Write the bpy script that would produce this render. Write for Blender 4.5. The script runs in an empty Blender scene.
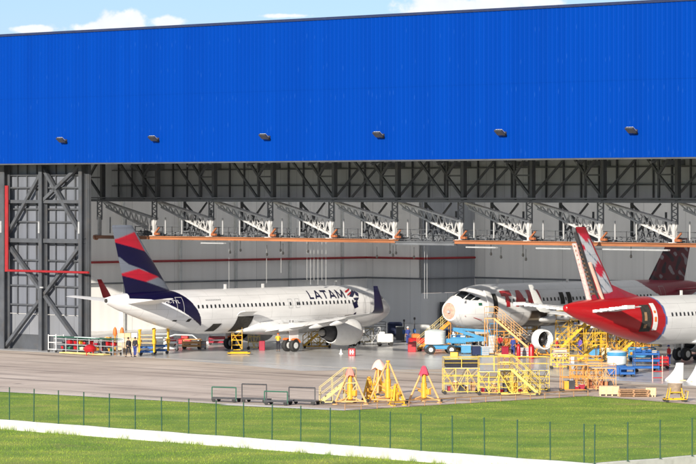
import bpy, bmesh, math, random
import numpy as np
from mathutils import Vector, Matrix
random.seed(7); rng = np.random.default_rng(5)
S = bpy.context.scene; C = S.collection
V = Vector; PI = math.pi; R = math.radians

# ---------------- view geometry (metres; camera at the origin, looking along +Y) ----------------
F = 3500.0; HZ = 193.0; CH = 14.7           # focal length in photo pixels, horizon row, eye height
U = V((0.692, -0.7217, 0)); N = V((0.7217, 0.692, 0))   # along the hangar front, and into the hangar
ANG = math.atan2(U.y, U.x)
F0 = V((-32.6, 327.7, 0))
def G(x, y, z=0.0):
    d = F * (CH - z) / (y - HZ)
    return V(((x - 348) / F * d, d, z))
def t_at(px, D):
    k = (px - 348) / F
    return (F0.x + N.x * D - k * (F0.y + N.y * D)) / (k * U.y - U.x)
def W(t, D, z=0.0): return F0 + U * t + N * D + V((0, 0, z))

# ---------------- mesh helpers ----------------
class MB:
    def __init__(s): s.v = []; s.f = []
    def add(s, vs, fs):
        n = len(s.v); s.v += [tuple(p) for p in vs]; s.f += [tuple(i + n for i in f) for f in fs]; return s
    def box(s, c, d, rz=0, m=None):
        x, y, z = d[0] / 2, d[1] / 2, d[2] / 2
        pts = [V((a * x, b * y, e * z)) for e in (-1, 1) for a, b in ((-1, -1), (1, -1), (1, 1), (-1, 1))]
        M = Matrix.Rotation(rz, 3, 'Z') if m is None else m
        pts = [M @ p + V(c) for p in pts]
        return s.add(pts, [(3, 2, 1, 0), (4, 5, 6, 7), (0, 1, 5, 4), (1, 2, 6, 5), (2, 3, 7, 6), (3, 0, 4, 7)])
    def cbox(s, c, d, b=0.03, rz=0):
        x, y, z = d[0] / 2, d[1] / 2, d[2] / 2
        M = Matrix.Rotation(rz, 3, 'Z'); rings = []
        for zz, k in ((-z, b), (-z + b, 0), (z - b, 0), (z, b)):
            ring = []
            for sx, sy in ((-1, -1), (1, -1), (1, 1), (-1, 1)):
                p1 = V((sx * (x - k), sy * (y - k - b), zz)); p2 = V((sx * (x - k - b), sy * (y - k), zz))
                ring += [p1, p2] if sx * sy > 0 else [p2, p1]
            rings.append([M @ p + V(c) for p in ring])
        return s.loft(rings)
    def loft(s, rings, cap=True, closed=False):
        n = len(rings[0]); vs = [p for r in rings for p in r]; fs = []
        m = len(rings)
        for i in range(m if closed else m - 1):
            for j in range(n):
                a = i * n + j; b = i * n + (j + 1) % n; i2 = (i + 1) % m
                fs.append((a, b, i2 * n + (j + 1) % n, i2 * n + j))
        if cap and not closed: fs += [tuple(range(n))[::-1], tuple((m - 1) * n + j for j in range(n))]
        return s.add(vs, fs)
    def tube(s, p, q, r, n=7, r2=None):
        p = V(p); q = V(q); d = q - p
        if d.length < 1e-6: return s
        d.normalize(); a = d.orthogonal().normalized(); b = d.cross(a)
        r2 = r if r2 is None else r2
        return s.loft([[c + (a * math.cos(2 * PI * k / n) + b * math.sin(2 * PI * k / n)) * rr for k in range(n)] for c, rr in ((p, r), (q, r2))])
    def path(s, pts, r, n=6):
        for a, b in zip(pts[:-1], pts[1:]): s.tube(a, b, r, n)
        return s
    def bar(s, p, q, w, h=None, up=(0, 0, 1)):
        p = V(p); q = V(q); d = (q - p).normalized(); h = h or w
        a = d.cross(V(up))
        if a.length < 1e-3: a = d.orthogonal()
        a.normalize(); b = a.cross(d)
        o = [a * (i * w / 2) + b * (j * h / 2) for i, j in ((-1, -1), (1, -1), (1, 1), (-1, 1))]
        return s.loft([[c + k for k in o] for c in (p, q)])
    def lathe(s, prof, c=(0, 0, 0), axis='Z', n=20, cap=True):
        rings = []
        for r, h in prof:
            ring = []
            for k in range(n):
                a = 2 * PI * k / n; x, y = r * math.cos(a), r * math.sin(a)
                p = (x, y, h) if axis == 'Z' else ((h, x, y) if axis == 'X' else (y, h, x))
                ring.append(V(p) + V(c))
            rings.append(ring)
        return s.loft(rings, cap)
    def build(s, name, mat, parent=None, smooth=False, loc=None, paint=None):
        me = bpy.data.meshes.new(name); me.from_pydata(s.v, [], s.f)
        o = bpy.data.objects.new(name, me); C.objects.link(o)
        me.materials.append(mat)
        if parent is not None: o.parent = parent
        if loc is not None: o.location = loc
        bm = bmesh.new(); bm.from_mesh(me); bmesh.ops.recalc_face_normals(bm, faces=bm.faces); bm.to_mesh(me); bm.free()
        if smooth:
            me.polygons.foreach_set('use_smooth', [True] * len(me.polygons))
            if smooth != 'all': me.set_sharp_from_angle(angle=R(38))
        if paint is not None:
            at = me.color_attributes.new('paint', 'FLOAT_COLOR', 'POINT')
            at.data.foreach_set('color', np.array([(*c, 1) for c in paint], dtype=np.float32).ravel())
        return o

def tag(o, label=None, cat=None, group=None, kind=None):
    if label: o['label'] = label
    if cat: o['category'] = cat
    if group: o['group'] = group
    if kind: o['kind'] = kind
    return o
def empty(name, loc, rz=0, label=None, cat=None, group=None):
    o = bpy.data.objects.new(name, None); C.objects.link(o); o.empty_display_size = .3
    o.location = loc; o.rotation_euler = (0, 0, rz); return tag(o, label, cat, group)
def kids(o): return [c for c in bpy.data.objects if c.parent == o]
def copy_tree(o, parent=None):
    c = o.copy(); C.objects.link(c); c.parent = parent
    for ch in kids(o): copy_tree(ch, c)
    return c
def put(o, x, y, rz=0): o.location = G(x, y); o.rotation_euler = (0, 0, rz); return o

# ---------------- materials ----------------
def nodes(name):
    m = bpy.data.materials.new(name); m.use_nodes = True; nt = m.node_tree
    return m, nt, nt.nodes['Principled BSDF']
def pm(name, col, rough=.5, metal=0, var=.12, scale=1.5, bump=0, bscale=20, dirt=0, dirtcol=(.12, .09, .06), spec=None, stretch=None):
    m, nt, b = nodes(name); L = nt.links
    tc = nt.nodes.new('ShaderNodeTexCoord'); src = tc.outputs['Object']
    if stretch:
        mp = nt.nodes.new('ShaderNodeMapping'); mp.inputs['Scale'].default_value = stretch
        L.new(src, mp.inputs['Vector']); src = mp.outputs['Vector']
    nz = nt.nodes.new('ShaderNodeTexNoise'); nz.inputs['Scale'].default_value = scale; nz.inputs['Detail'].default_value = 5; nz.inputs['Roughness'].default_value = .6
    L.new(src, nz.inputs['Vector'])
    cr = nt.nodes.new('ShaderNodeMix'); cr.data_type = 'RGBA'
    mr = nt.nodes.new('ShaderNodeMapRange'); mr.inputs[1].default_value = .3; mr.inputs[2].default_value = .7
    L.new(nz.outputs['Fac'], mr.inputs[0]); L.new(mr.outputs[0], cr.inputs['Factor'])
    cr.inputs['A'].default_value = (*[c * (1 - var) for c in col], 1); cr.inputs['B'].default_value = (*[min(1, c * (1 + var)) for c in col], 1)
    out = cr.outputs['Result']
    if dirt:
        n2 = nt.nodes.new('ShaderNodeTexNoise'); n2.inputs['Scale'].default_value = scale * 2.7; n2.inputs['Detail'].default_value = 8
        L.new(src, n2.inputs['Vector'])
        m2 = nt.nodes.new('ShaderNodeMapRange'); m2.inputs[1].default_value = .52; m2.inputs[2].default_value = .72; m2.inputs[4].default_value = dirt
        L.new(n2.outputs['Fac'], m2.inputs[0])
        mx = nt.nodes.new('ShaderNodeMix'); mx.data_type = 'RGBA'; L.new(m2.outputs[0], mx.inputs['Factor'])
        L.new(out, mx.inputs['A']); mx.inputs['B'].default_value = (*dirtcol, 1); out = mx.outputs['Result']
    L.new(out, b.inputs['Base Color'])
    b.inputs['Roughness'].default_value = rough; b.inputs['Metallic'].default_value = metal
    if spec is not None: b.inputs['Specular IOR Level'].default_value = spec
    if bump:
        n3 = nt.nodes.new('ShaderNodeTexNoise'); n3.inputs['Scale'].default_value = bscale; n3.inputs['Detail'].default_value = 4
        L.new(src, n3.inputs['Vector'])
        bp = nt.nodes.new('ShaderNodeBump'); bp.inputs['Strength'].default_value = bump; L.new(n3.outputs['Fac'], bp.inputs['Height']); L.new(bp.outputs[0], b.inputs['Normal'])
    return m
def paint_mat(name, rough=.28, metal=0):
    m, nt, b = nodes(name); L = nt.links
    a = nt.nodes.new('ShaderNodeAttribute'); a.attribute_name = 'paint'
    tc = nt.nodes.new('ShaderNodeTexCoord')
    mp = nt.nodes.new('ShaderNodeMapping'); mp.inputs['Scale'].default_value = (.25, 1, 1.6)
    nz = nt.nodes.new('ShaderNodeTexNoise'); nz.inputs['Scale'].default_value = 1.3; nz.inputs['Detail'].default_value = 7
    L.new(tc.outputs['Object'], mp.inputs[0]); L.new(mp.outputs[0], nz.inputs['Vector'])
    mr = nt.nodes.new('ShaderNodeMapRange'); mr.inputs[1].default_value = .35; mr.inputs[2].default_value = .75; mr.inputs[3].default_value = 1.0; mr.inputs[4].default_value = .86
    L.new(nz.outputs['Fac'], mr.inputs[0])
    mx = nt.nodes.new('ShaderNodeVectorMath'); mx.operation = 'SCALE'; L.new(a.outputs['Color'], mx.inputs[0]); L.new(mr.outputs[0], mx.inputs['Scale'])
    L.new(mx.outputs[0], b.inputs['Base Color']); b.inputs['Roughness'].default_value = rough
    # skin panels: faint frames and seams
    w = nt.nodes.new('ShaderNodeTexBrick'); w.inputs['Scale'].default_value = 1; w.inputs['Mortar Size'].default_value = .012
    w.inputs['Brick Width'].default_value = 2.6; w.inputs['Row Height'].default_value = 1.05
    mp2 = nt.nodes.new('ShaderNodeMapping'); mp2.inputs['Rotation'].default_value = (PI / 2, 0, 0); L.new(tc.outputs['Object'], mp2.inputs[0]); L.new(mp2.outputs[0], w.inputs['Vector'])
    bp = nt.nodes.new('ShaderNodeBump'); bp.inputs['Strength'].default_value = .25; bp.inputs['Distance'].default_value = .02; bp.invert = True
    sm = nt.nodes.new('ShaderNodeMix'); sm.data_type = 'RGBA'; sm.blend_type = 'MULTIPLY'; L.new(w.outputs['Fac'], sm.inputs['Factor']); L.new(mx.outputs[0], sm.inputs['A']); sm.inputs['B'].default_value = (.62, .62, .62, 1); L.new(sm.outputs['Result'], b.inputs['Base Color'])
    L.new(w.outputs['Fac'], bp.inputs['Height']); L.new(bp.outputs[0], b.inputs['Normal'])
    return m

M = dict(
 skin=paint_mat('aircraft_skin'),
 white=pm('white_paint', (.74, .74, .73), .35, var=.05, dirt=.15, dirtcol=(.4, .38, .35)),
 wing=pm('wing_grey', (.62, .63, .64), .35, var=.08, dirt=.3, dirtcol=(.3, .3, .3)),
 red=pm('red_paint', (.38, .010, .015), .35, var=.15),
 redbright=pm('bright_red_paint', (.62, .02, .03), .35, var=.1),
 deepred=pm('deep_red_paint', (.28, .01, .03), .35, var=.15),
 navy=pm('navy_paint', (.006, .005, .036), .3, var=.15),
 glass=pm('dark_glass', (.015, .018, .022), .08, var=.1),
 hole=pm('dark_bay', (.03, .028, .025), .8, var=.5, scale=5),
 metal=pm('bare_metal', (.42, .41, .40), .35, .9, var=.2, dirt=.3),
 darkmetal=pm('dark_metal', (.06, .06, .065), .5, .4, var=.3),
 rubber=pm('rubber', (.025, .025, .025), .8, var=.2),
 orange=pm('orange_cover', (.75, .16, .03), .6, var=.12),
 ochre=pm('ochre_paint', (.68, .33, .03), .45, var=.15, dirt=.4, dirtcol=(.25, .14, .06)),
 yellow=pm('yellow_paint', (.66, .38, .02), .45, var=.12, dirt=.35, dirtcol=(.25, .16, .06)),
 lemon=pm('lemon_paint', (.66, .47, .07), .45, var=.12, dirt=.3, dirtcol=(.35, .28, .12)),
 amber=pm('amber_paint', (.64, .26, .03), .45, var=.12, dirt=.35, dirtcol=(.25, .12, .05)),
 paleyellow=pm('faded_yellow_paint', (.58, .46, .18), .6, var=.12, dirt=.3, dirtcol=(.35, .28, .15)),
 bufforange=pm('faded_orange_paint', (.64, .34, .12), .6, var=.12, dirt=.3, dirtcol=(.35, .2, .1)),
 pink=pm('pink_canvas', (.62, .22, .18), .9, var=.15, scale=4),
 palepink=pm('pale_pink_canvas', (.72, .44, .36), .9, var=.1, scale=4),
 crimson=pm('crimson_canvas', (.55, .05, .09), .9, var=.15, scale=4),
 blue=pm('blue_paint', (.012, .09, .30), .45, var=.2),
 skyblue=pm('light_blue_paint', (.05, .24, .44), .45, var=.12, dirt=.2),
 darkblue=pm('dark_blue_canvas', (.01, .02, .07), .7, var=.2),
 green=pm('dark_green_paint', (.015, .10, .06), .5, var=.2),
 fgreen=pm('fence_green_paint', (.012, .06, .035), .5, var=.2),
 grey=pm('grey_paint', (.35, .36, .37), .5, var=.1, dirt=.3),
 lgrey=pm('light_grey_paint', (.62, .63, .62), .5, var=.1, dirt=.25, dirtcol=(.3, .28, .25)),
 tank=pm('tank_plastic', (.60, .66, .66), .5, var=.12),
 beige=pm('cardboard', (.62, .48, .32), .8, var=.15, scale=3),
 wood=pm('pale_wood', (.58, .42, .24), .8, var=.25, scale=3, stretch=(1, 8, 8)),
 woodd=pm('weathered_wood', (.33, .19, .10), .85, var=.35, scale=4, stretch=(1, 8, 8)),
 rust=pm('rusty_orange_steel', (.30, .10, .04), .7, var=.3, dirt=.5),
 steel=pm('dark_structural_steel', (.070, .076, .086), .6, .1, var=.25, scale=.6, dirt=.2),
 steelm=pm('grey_structural_steel', (.14, .15, .165), .6, .1, var=.2, scale=.6),
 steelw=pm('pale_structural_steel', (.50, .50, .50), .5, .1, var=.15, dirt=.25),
 crane=pm('orange_crane_beam', (.34, .13, .055), .5, var=.35, scale=.5, dirt=.45, dirtcol=(.2, .08, .03), stretch=(.3, 1, 3)),
 pipe=pm('red_pipe', (.28, .012, .015), .45, var=.15),
 concw=pm('whitewashed_concrete', (.50, .50, .47), .8, var=.1, scale=.8, dirt=.5, dirtcol=(.36, .34, .29)),
 skinp=pm('skin', (.40, .22, .14), .6, var=.05),
 dark=pm('dark_cloth', (.02, .02, .028), .9, var=.2),
 jean=pm('blue_cloth', (.03, .05, .22), .9, var=.2),
 redc=pm('red_cloth', (.45, .03, .03), .9, var=.15),
 purple=pm('violet_cloth', (.13, .08, .35), .9, var=.15),
 hair=pm('black_hair', (.012, .01, .009), .8, var=.2),
 hivis=pm('hi_vis_cloth', (.8, .45, .03), .8, var=.1),
)
def wall_mat(name, col, pw, ph, var=.06, rough=.6, stain=.2, vertical=True):
    m, nt, b = nodes(name); L = nt.links
    tc = nt.nodes.new('ShaderNodeTexCoord')
    sx = nt.nodes.new('ShaderNodeSeparateXYZ'); L.new(tc.outputs['Object'], sx.inputs[0])
    ad = nt.nodes.new('ShaderNodeMath'); ad.operation = 'ADD'; L.new(sx.outputs[0], ad.inputs[0]); L.new(sx.outputs[1], ad.inputs[1])
    cb = nt.nodes.new('ShaderNodeCombineXYZ'); L.new(ad.outputs[0], cb.inputs[0]); L.new(sx.outputs[2], cb.inputs[1])
    br = nt.nodes.new('ShaderNodeTexBrick'); br.offset = 0; br.inputs['Scale'].default_value = 1; br.inputs['Brick Width'].default_value = pw; br.inputs['Row Height'].default_value = ph
    br.inputs['Mortar Size'].default_value = .03; br.inputs['Bias'].default_value = 0
    br.inputs['Color1'].default_value = (*[c * (1 - var) for c in col], 1); br.inputs['Color2'].default_value = (*[min(1, c * (1 + var)) for c in col], 1); br.inputs['Mortar'].default_value = (*[c * .62 for c in col], 1)
    L.new(cb.outputs[0], br.inputs['Vector'])
    mp = nt.nodes.new('ShaderNodeMapping'); mp.inputs['Scale'].default_value = (.9, .9, .06) if vertical else (.3, .3, .3); L.new(tc.outputs['Object'], mp.inputs[0])
    nz = nt.nodes.new('ShaderNodeTexNoise'); nz.inputs['Scale'].default_value = 1; nz.inputs['Detail'].default_value = 6; L.new(mp.outputs[0], nz.inputs['Vector'])
    mr = nt.nodes.new('ShaderNodeMapRange'); mr.inputs[1].default_value = .4; mr.inputs[2].default_value = .75; mr.inputs[4].default_value = stain; L.new(nz.outputs['Fac'], mr.inputs[0])
    mx = nt.nodes.new('ShaderNodeMix'); mx.data_type = 'RGBA'; L.new(mr.outputs[0], mx.inputs['Factor']); L.new(br.outputs['Color'], mx.inputs['A']); mx.inputs['B'].default_value = (*[c * .55 for c in col], 1)
    L.new(mx.outputs['Result'], b.inputs['Base Color']); b.inputs['Roughness'].default_value = rough
    return m
M['wall'] = wall_mat('hangar_wall_panel', (.88, .865, .84), 6.0, 30, stain=.22)
M['wallg'] = wall_mat('grey_blue_cladding', (.36, .375, .40), 2.2, 30, stain=.35)
M['walllow'] = wall_mat('white_lower_wall', (.72, .73, .74), 6, 30, stain=.15)

# ---------------- world, sun, camera ----------------
SUN_D = V((.36, .93, 0)).normalized(); EL = R(17.6)
wd = bpy.data.worlds.new('World'); S.world = wd; wd.use_nodes = True; nt = wd.node_tree; L = nt.links
bg = nt.nodes['Background']
sky = nt.nodes.new('ShaderNodeTexSky'); sky.sky_type = 'NISHITA'; sky.sun_disc = False
sky.sun_elevation = EL; sky.sun_rotation = math.atan2(-SUN_D.x, -SUN_D.y) % (2 * PI)
sky.air_density = 1.0; sky.dust_density = .3; sky.ozone_density = 2.5
tc = nt.nodes.new('ShaderNodeTexCoord')
sp = nt.nodes.new('ShaderNodeSeparateXYZ'); L.new(tc.outputs['Generated'], sp.inputs[0])
def mth(op, a, b=None, c=None):
    n = nt.nodes.new('ShaderNodeMath'); n.operation = op
    for i, q in enumerate((a, b, c)):
        if q is None: continue
        if isinstance(q, (int, float)): n.inputs[i].default_value = q
        else: L.new(q, n.inputs[i])
    return n.outputs[0]
az = mth('ARCTAN2', sp.outputs[0], sp.outputs[1]); el = mth('ARCSINE', sp.outputs[2])
cb = nt.nodes.new('ShaderNodeCombineXYZ'); L.new(az, cb.inputs[0]); L.new(el, cb.inputs[1])
nz = nt.nodes.new('ShaderNodeTexNoise'); nz.inputs['Scale'].default_value = 95; nz.inputs['Detail'].default_value = 8; nz.inputs['Roughness'].default_value = .62
L.new(cb.outputs[0], nz.inputs['Vector'])
mask = None
for cx, cy, rx, ry in ((125, 22, 30, 14), (100, 30, 45, 9), (165, 22, 24, 7), (30, 30, 26, 4), (450, 6, 62, 13), (500, 2, 60, 12), (418, 12, 30, 9), (285, 16, 30, 3), (-300, 0, 200, 30), (1000, -10, 240, 40), (60, -60, 130, 14)):
    dx = mth('DIVIDE', mth('SUBTRACT', az, (cx - 348) / F), rx / F); dy = mth('DIVIDE', mth('SUBTRACT', el, (HZ - cy) / F), ry / F)
    r2 = mth('SQRT', mth('ADD', mth('MULTIPLY', dx, dx), mth('MULTIPLY', dy, dy)))
    g = mth('SUBTRACT', 1.25, r2)
    mask = g if mask is None else mth('MAXIMUM', mask, g)
mr = nt.nodes.new('ShaderNodeMapRange'); mr.inputs[1].default_value = .25; mr.inputs[2].default_value = .75; mr.interpolation_type = 'SMOOTHSTEP'
L.new(mth('ADD', mask, mth('MULTIPLY', mth('SUBTRACT', nz.outputs['Fac'], .5), 2.6)), mr.inputs[0])
# unseen cloud field above the frame, thickened to whiten the ambient light
n4 = nt.nodes.new('ShaderNodeTexNoise'); n4.inputs['Scale'].default_value = 3.5; n4.inputs['Detail'].default_value = 8; L.new(tc.outputs['Generated'], n4.inputs['Vector'])
m4 = nt.nodes.new('ShaderNodeMapRange'); m4.inputs[1].default_value = .40; m4.inputs[2].default_value = .55; m4.inputs[4].default_value = .92; L.new(n4.outputs['Fac'], m4.inputs[0])
hi = nt.nodes.new('ShaderNodeMapRange'); hi.inputs[1].default_value = .10; hi.inputs[2].default_value = .2; L.new(el, hi.inputs[0])
cl = mth('MAXIMUM', mth('MULTIPLY', mr.outputs[0], .93), mth('MULTIPLY', m4.outputs[0], hi.outputs[0]))
n5 = nt.nodes.new('ShaderNodeTexNoise'); n5.inputs['Scale'].default_value = 150; n5.inputs['Detail'].default_value = 5; L.new(cb.outputs[0], n5.inputs['Vector'])
cm = nt.nodes.new('ShaderNodeMix'); cm.data_type = 'RGBA'; cm.inputs['A'].default_value = (4.6, 4.8, 5.2, 1); cm.inputs['B'].default_value = (6.2, 6.2, 6.2, 1); L.new(n5.outputs['Fac'], cm.inputs['Factor'])
tn = nt.nodes.new('ShaderNodeVectorMath'); tn.operation = 'MULTIPLY'; L.new(sky.outputs[0], tn.inputs[0]); tn.inputs[1].default_value = (.46, .55, .84)  # thin blue of a humid horizon
mx = nt.nodes.new('ShaderNodeMix'); mx.data_type = 'RGBA'; L.new(cl, mx.inputs['Factor']); L.new(tn.outputs[0], mx.inputs['A']); L.new(cm.outputs['Result'], mx.inputs['B'])
L.new(mx.outputs['Result'], bg.inputs['Color']); bg.inputs['Strength'].default_value = .11

sl = bpy.data.lights.new('sun', 'SUN'); sl.energy = 4.4; sl.angle = R(.53); sl.color = (1, .92, .80)
so = bpy.data.objects.new('sun', sl); C.objects.link(so)
d = V((SUN_D.x * math.cos(EL), SUN_D.y * math.cos(EL), -math.sin(EL)))
so.rotation_euler = d.to_track_quat('-Z', 'Y').to_euler(); so.location = (-60, 100, 60)

cam = bpy.data.cameras.new('camera'); co = bpy.data.objects.new('camera', cam); C.objects.link(co); S.camera = co
co.location = (0, 0, CH); co.rotation_euler = (PI / 2, 0, 0)
cam.sensor_width = 36; cam.lens = F / 696 * 36; cam.shift_y = -(232 - HZ) / 696; cam.clip_start = 1; cam.clip_end = 20000
cam.dof.use_dof = True; cam.dof.focus_distance = 315; cam.dof.aperture_fstop = 2.8
S.render.resolution_x = 1024; S.render.resolution_y = 683
S.view_settings.view_transform = 'Standard'; S.view_settings.look = 'None'; S.view_settings.gamma = 1; S.view_settings.exposure = 0.76
S.render.engine = 'CYCLES'; S.cycles.max_bounces = 7; S.cycles.diffuse_bounces = 5

# ---------------- ground ----------------
def sheet(name, pts, z, mat, kind='structure', **k):
    o = MB().add([(p[0], p[1], z) for p in pts], [tuple(range(len(pts)))]).build(name, mat); return tag(o, kind=kind, **k)
def grass_mat():
    m, nt, b = nodes('grass'); L = nt.links
    tc = nt.nodes.new('ShaderNodeTexCoord'); prev = None
    a = nt.nodes.new('ShaderNodeTexNoise'); a.inputs['Scale'].default_value = .22; a.inputs['Detail'].default_value = 8; L.new(tc.outputs['Object'], a.inputs['Vector'])
    r = nt.nodes.new('ShaderNodeValToRGB'); L.new(a.outputs['Fac'], r.inputs[0])
    e = r.color_ramp.elements; e[0].position = .32; e[0].color = (.115, .20, .022, 1); e[1].position = .66; e[1].color = (.25, .30, .045, 1)
    x = e.new(.5); x.color = (.17, .25, .03, 1)
    c = nt.nodes.new('ShaderNodeTexNoise'); c.inputs['Scale'].default_value = 5; c.inputs['Detail'].default_value = 5; L.new(tc.outputs['Object'], c.inputs['Vector'])
    mr = nt.nodes.new('ShaderNodeMapRange'); mr.inputs[1].default_value = .3; mr.inputs[2].default_value = .7; mr.inputs[3].default_value = .82; mr.inputs[4].default_value = 1.18; L.new(c.outputs['Fac'], mr.inputs[0])
    s = nt.nodes.new('ShaderNodeVectorMath'); s.operation = 'SCALE'; L.new(r.outputs[0], s.inputs[0]); L.new(mr.outputs[0], s.inputs['Scale'])
    dn = nt.nodes.new('ShaderNodeTexNoise'); dn.inputs['Scale'].default_value = .13; dn.inputs['Detail'].default_value = 9; dn.inputs['Roughness'].default_value = .7; L.new(tc.outputs['Object'], dn.inputs['Vector'])
    dm = nt.nodes.new('ShaderNodeMapRange'); dm.inputs[1].default_value = .57; dm.inputs[2].default_value = .72; dm.inputs[4].default_value = .7; L.new(dn.outputs['Fac'], dm.inputs[0])
    dx_ = nt.nodes.new('ShaderNodeMix'); dx_.data_type = 'RGBA'; L.new(dm.outputs[0], dx_.inputs['Factor']); L.new(s.outputs[0], dx_.inputs['A']); dx_.inputs['B'].default_value = (.26, .22, .08, 1)
    L.new(dx_.outputs['Result'], b.inputs['Base Color']); b.inputs['Roughness'].default_value = .8; b.inputs['Specular IOR Level'].default_value = .2
    return m
M['grass'] = grass_mat()
def tarmac(name, c1, c2, cs, rough, slab=0, streak=(.03, .5)):
    m, nt, b = nodes(name); L = nt.links
    tc = nt.nodes.new('ShaderNodeTexCoord')
    rot = nt.nodes.new('ShaderNodeMapping'); rot.inputs['Rotation'].default_value = (0, 0, -ANG); L.new(tc.outputs['Object'], rot.inputs[0])
    a = nt.nodes.new('ShaderNodeTexNoise'); a.inputs['Scale'].default_value = .09; a.inputs['Detail'].default_value = 9; a.inputs['Roughness'].default_value = .62; L.new(rot.outputs[0], a.inputs['Vector'])
    mr = nt.nodes.new('ShaderNodeMapRange'); mr.inputs[1].default_value = .35; mr.inputs[2].default_value = .65; L.new(a.outputs['Fac'], mr.inputs[0])
    x1 = nt.nodes.new('ShaderNodeMix'); x1.data_type = 'RGBA'; L.new(mr.outputs[0], x1.inputs['Factor']); x1.inputs['A'].default_value = (*c1, 1); x1.inputs['B'].default_value = (*c2, 1)
    out = x1.outputs['Result']
    mp = nt.nodes.new('ShaderNodeMapping'); mp.inputs['Scale'].default_value = (streak[0], streak[1], 1); mp.inputs['Rotation'].default_value = (0, 0, -.12); L.new(rot.outputs[0], mp.inputs[0])
    st = nt.nodes.new('ShaderNodeTexNoise'); st.inputs['Scale'].default_value = 1; st.inputs['Detail'].default_value = 7; L.new(mp.outputs[0], st.inputs['Vector'])
    m2 = nt.nodes.new('ShaderNodeMapRange'); m2.inputs[1].default_value = .51; m2.inputs[2].default_value = .68; m2.inputs[4].default_value = .8; L.new(st.outputs['Fac'], m2.inputs[0])
    x2 = nt.nodes.new('ShaderNodeMix'); x2.data_type = 'RGBA'; L.new(m2.outputs[0], x2.inputs['Factor']); L.new(out, x2.inputs['A']); x2.inputs['B'].default_value = (*cs, 1); out = x2.outputs['Result']
    if slab:
        br = nt.nodes.new('ShaderNodeTexBrick'); br.offset = 0; br.inputs['Scale'].default_value = 1; br.inputs['Brick Width'].default_value = slab; br.inputs['Row Height'].default_value = slab; br.inputs['Mortar Size'].default_value = .03
        br.inputs['Color1'].default_value = (1, 1, 1, 1); br.inputs['Color2'].default_value = (.88, .87, .86, 1); br.inputs['Mortar'].default_value = (.45, .42, .4, 1); L.new(rot.outputs[0], br.inputs['Vector'])
        x3 = nt.nodes.new('ShaderNodeMix'); x3.data_type = 'RGBA'; x3.blend_type = 'MULTIPLY'; x3.inputs['Factor'].default_value = 1; L.new(out, x3.inputs['A']); L.new(br.outputs['Color'], x3.inputs['B']); out = x3.outputs['Result']
    on = nt.nodes.new('ShaderNodeTexNoise'); on.inputs['Scale'].default_value = .55; on.inputs['Detail'].default_value = 3; L.new(rot.outputs[0], on.inputs['Vector'])
    om = nt.nodes.new('ShaderNodeMapRange'); om.inputs[1].default_value = .66; om.inputs[2].default_value = .74; om.inputs[4].default_value = .55; L.new(on.outputs['Fac'], om.inputs[0])
    ox = nt.nodes.new('ShaderNodeMix'); ox.data_type = 'RGBA'; L.new(om.outputs[0], ox.inputs['Factor']); L.new(out, ox.inputs['A']); ox.inputs['B'].default_value = (*[c * .5 for c in cs], 1); out = ox.outputs['Result']
    L.new(out, b.inputs['Base Color']); b.inputs['Roughness'].default_value = rough
    if rough < .3:
        m5 = nt.nodes.new('ShaderNodeMapRange'); m5.inputs[3].default_value = rough * .6; m5.inputs[4].default_value = rough * 1.7; L.new(a.outputs['Fac'], m5.inputs[0]); L.new(m5.outputs[0], b.inputs['Roughness'])
    f = nt.nodes.new('ShaderNodeTexNoise'); f.inputs['Scale'].default_value = 6; f.inputs['Detail'].default_value = 6; L.new(rot.outputs[0], f.inputs['Vector'])
    bp = nt.nodes.new('ShaderNodeBump'); bp.inputs['Strength'].default_value = .15 if rough > .3 else .03; bp.inputs['Distance'].default_value = .02; L.new(f.outputs['Fac'], bp.inputs['Height']); L.new(bp.outputs[0], b.inputs['Normal'])
    return m
M['apron'] = tarmac('apron_concrete', (.43, .345, .27), (.62, .52, .42), (.16, .125, .10), .7, 7.5)
M['floor'] = tarmac('hangar_floor_paint', (.50, .50, .49), (.60, .59, .58), (.38, .37, .35), .2, 0, (.05, .3))
M['stripe'] = pm('pale_concrete', (.58, .55, .50), .7, var=.12, scale=.8, dirt=.3, dirtcol=(.3, .26, .22))

g = bpy.data.objects.new
sheet('ground', [(-4000, -1500), (4000, -1500), (4000, 6000), (-4000, 6000)], -.02, M['grass'])
A = G(0, 391.5); B1 = G(235, 404.5); Bc = G(345, 410.5); Cc = G(588, 396); D1 = G(696, 404.5)
far = lambda p, q, k: p + (q - p).normalized() * k
APX = [far(A, A - (B1 - A), 500), A, B1, Bc, Cc, D1, far(D1, D1 + (D1 - Cc), 400)]
apron_pts = APX + [APX[-1] + N * 900, APX[0] + N * 900]
sheet('apron', apron_pts, 0, M['apron'])
fl = [W(-12, .45), W(150, .45), W(150, 90), W(-12, 90)]
# the glossy paint runs out a little in front of the doors on the right, as in the picture
sheet('hangar_floor', [W(-45, .5), W(20, .5), G(250, 366), G(300, 371), G(455, 369), W(120, -6), W(120, 92), W(-45, 92)], .004, M['floor'])
def strip(name, p, q, w, z, mat, h=None):
    dd = (q - p).normalized(); a = V((-dd.y, dd.x, 0)) * w / 2
    return sheet(name, [p - a, q - a, q + a, p + a], z, mat)
strip('door_track_strip', W(-45, 0), W(130, 0), .85, .009, M['stripe'])
strip('apron_edge_strip', far(A, APX[0], 80) - V((0, .1, 0)), B1 - V((0, .1, 0)), .35, .006, M['stripe'])
strip('apron_joint_strip', G(225, 404.6), G(350, 410.2), 1.3, .007, M['stripe'])
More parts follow.
